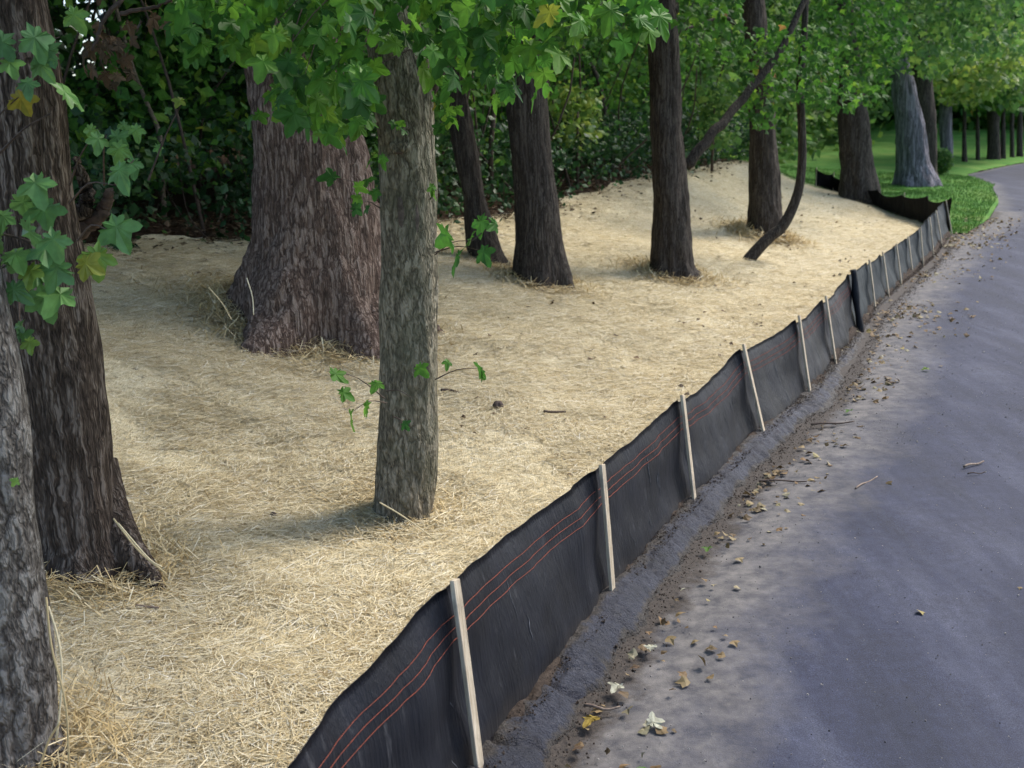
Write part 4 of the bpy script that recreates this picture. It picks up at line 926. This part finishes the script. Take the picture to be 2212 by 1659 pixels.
V, f = scatter(*oc, np.column_stack([P, np.full(n, .006)]), rot_from(g.normal(0, 1, (n, 3)), g.normal(0, 1, (n, 3))), np.abs(g.normal(.002, .004, n)) + .003)
tag(mk('grit', V, f, M['grit'], smooth=False), 'fine loose grit sprinkled over the asphalt', 'grit', kind='stuff')
# single leaves that stand out
SL = [('pale green fallen leaf lying flat on the road at the bottom edge', 1390, 1655, .13, 'leaf_pale'), ('pale silvery leaf on the asphalt, lower of the pair right of the mustard leaves', 1395, 1565, .13, 'litterp'),
      ('mustard yellow leaf clump in the gutter near the bottom', 1290, 1545, .14, 'yellow'), ('pale twisted leaf lying in the gutter beside the first break in the kerb', 1340, 1475, .12, 'litterp'),
      ('rust brown curled leaf at the foot of the kerb below the silvery leaves', 1262, 1612, .08, 'leaf_dead'), ('small rust leaf alone on the asphalt right of the gutter', 1462, 1490, .05, 'leaf_dead'),
      ('pale leaf in the gutter across from the second stake', 1405, 1405, .10, 'litterp'), ('pale grey green leaf beside the kerb near the third stake', 1530, 1180, .10, 'leaf_pale'),
      ('pale leaf on the kerb foot between second and third stakes', 1490, 1270, .09, 'litterp'), ('bright lime leaf on the asphalt far up the road', 2010, 797, .13, 'leaf_lime'),
      ('orange brown leaf on the asphalt below the bright lime leaf', 1920, 828, .14, 'leaf_dead'), ('white green leaf on the asphalt beside the kerb near the fourth stake', 1840, 885, .12, 'leaf_pale'),
      ('curled brown leaf in the gutter just above the pale twisted leaf', 1385, 1440, .08, 'leaf_dead')]
t = NT('bleached_leaf', .8, .2); t.color(t.ramp(t.noise(30, 3), [(.35, (.20, .19, .14)), (.65, (.40, .40, .31))])); M['litterp'] = t.m
t = NT('yellow_leaf', .7, .2); t.color(t.ramp(t.noise(30, 3), [(.35, (.16, .11, .02)), (.65, (.33, .24, .05))])); M['yellow'] = t.m
for k, (lb, x, y, s, mt) in enumerate(SL):
    p = at_z(x, y, .025); ang = g.uniform(0, 6.28)
    rt = rot_from(np.array([[math.cos(ang), math.sin(ang), .08]]), np.array([[g.normal(0, .2), g.normal(0, .2), 1.]]))
    tv = STARS[k % 4][0].copy(); tv[:, 2] += .5 * tv[:, 0] ** 2
    V, f = scatter(tv, STARS[k % 4][1], p[None], rt, np.array([s * .8])); V[:, 2] += max(0, .006 - V[:, 2].min())
    o = tag(mk('fallen_leaf', V, f, M[mt], smooth=False), lb, 'leaf', 'single leaves on the road'); rebase(o, p)
TW = [('dark straight twig lying on the asphalt across from the fourth stake', [(1640, 1040), (1700, 1038), (1743, 1041)], .008, 'twig'),
      ('pale crooked twig on the asphalt, lowest of those out on the road', [(1848, 1055), (1870, 1042), (1895, 1030)], .007, 'pale_twig'),
      ('knobbed dry twig near the right edge of the road', [(2082, 1008), (2105, 1002), (2125, 997)], .010, 'pale_twig'),
      ('thin dark twig on the asphalt near the seventh stake', [(1752, 917), (1800, 914), (1845, 911)], .010, 'twig'),
      ('pale stick lying over the mustard leaves in the gutter', [(1262, 1523), (1300, 1530), (1340, 1528)], .008, 'pale_twig'),
      ('short thin dark twig at the right side of the road below the knobbed twig', [(2090, 1023), (2112, 1022), (2128, 1020)], .005, 'twig')]
for lb, pts, r, mt in TW:
    C = catmull([at_z(x, y, .018) for x, y in pts], 12); C[:, 2] += .006 * np.sin(np.linspace(0, 7, 12)); V, f = tube(C, np.linspace(r, r * .6, 12), 7)
    o = tag(mk('twig', V, f, M[mt]), lb, 'twig', 'twigs on the road'); rebase(o, C[0])
# things on the straw
ob = []
for lb, pts, r, mt in [('dark bent piece of bark on the straw right of the slim olive trunk', [(953, 853), (972, 853), (990, 858)], .012, 'twig'),
                       ('dark thin twig lying on the straw in mid bank', [(1175, 900), (1200, 901), (1222, 900)], .012, 'twig'),
                       ('pale stick end poking from the straw near the second trunk', [(295, 1325), (320, 1328), (345, 1330)], .008, 'pale_twig')]:
    C = catmull([hit(x, y) + [0, 0, .045] for x, y in pts], 10); V, f = tube(C, np.linspace(r, r * .7, 10), 7)
    o = tag(mk('twig', V, f, M[mt]), lb, 'twig'); rebase(o, C[0])
p = hit(1077, 888) + [0, 0, .05]; th = np.linspace(0, 2 * np.pi, 24, endpoint=False)
o = blob(p, .045, M['twig'], None, 'seed_ball', 4, (1, 1, .9)); tag(o, 'dark round seed ball lying on the straw in mid bank', 'seed ball'); rebase(o, p)
p = hit(592, 1127) + [0, 0, .045]; o = blob(p, .022, M['twig'], None, 'seed_ball', 6); tag(o, 'small dark seed ball on the straw between the second trunk and the slim trunk', 'seed ball'); rebase(o, p)
# grass blades at the lawn edge
g = np.random.default_rng(71); n = 60000; s = S_END + .2 + g.uniform(0, 1, n) ** 1.3 * 22; t = fence_t(s) - .5 + g.uniform(0, 1, n) * 9; m = (t > r_hi(s) - .02) & ((s > s_end(t) + .1) | (t < 0)); s, t = s[m], t[m]; n = len(s)
P = xy_of(s, t); V, f = blades(np.column_stack([P, H(P[:, 0], P[:, 1]) + .035]), g.uniform(0, 6.28, n), g.normal(1.1, .3, n), g.uniform(.05, .11, n), g.uniform(.006, .014, n), g)
tag(mk('grass', V, f, M['grass'], smooth=False), 'short grass blades of the lawn beyond the cross fence', 'grass', kind='stuff')
for o in bpy.data.objects:
    for k in ('_r', '_y'):
        if k in o: del o[k]
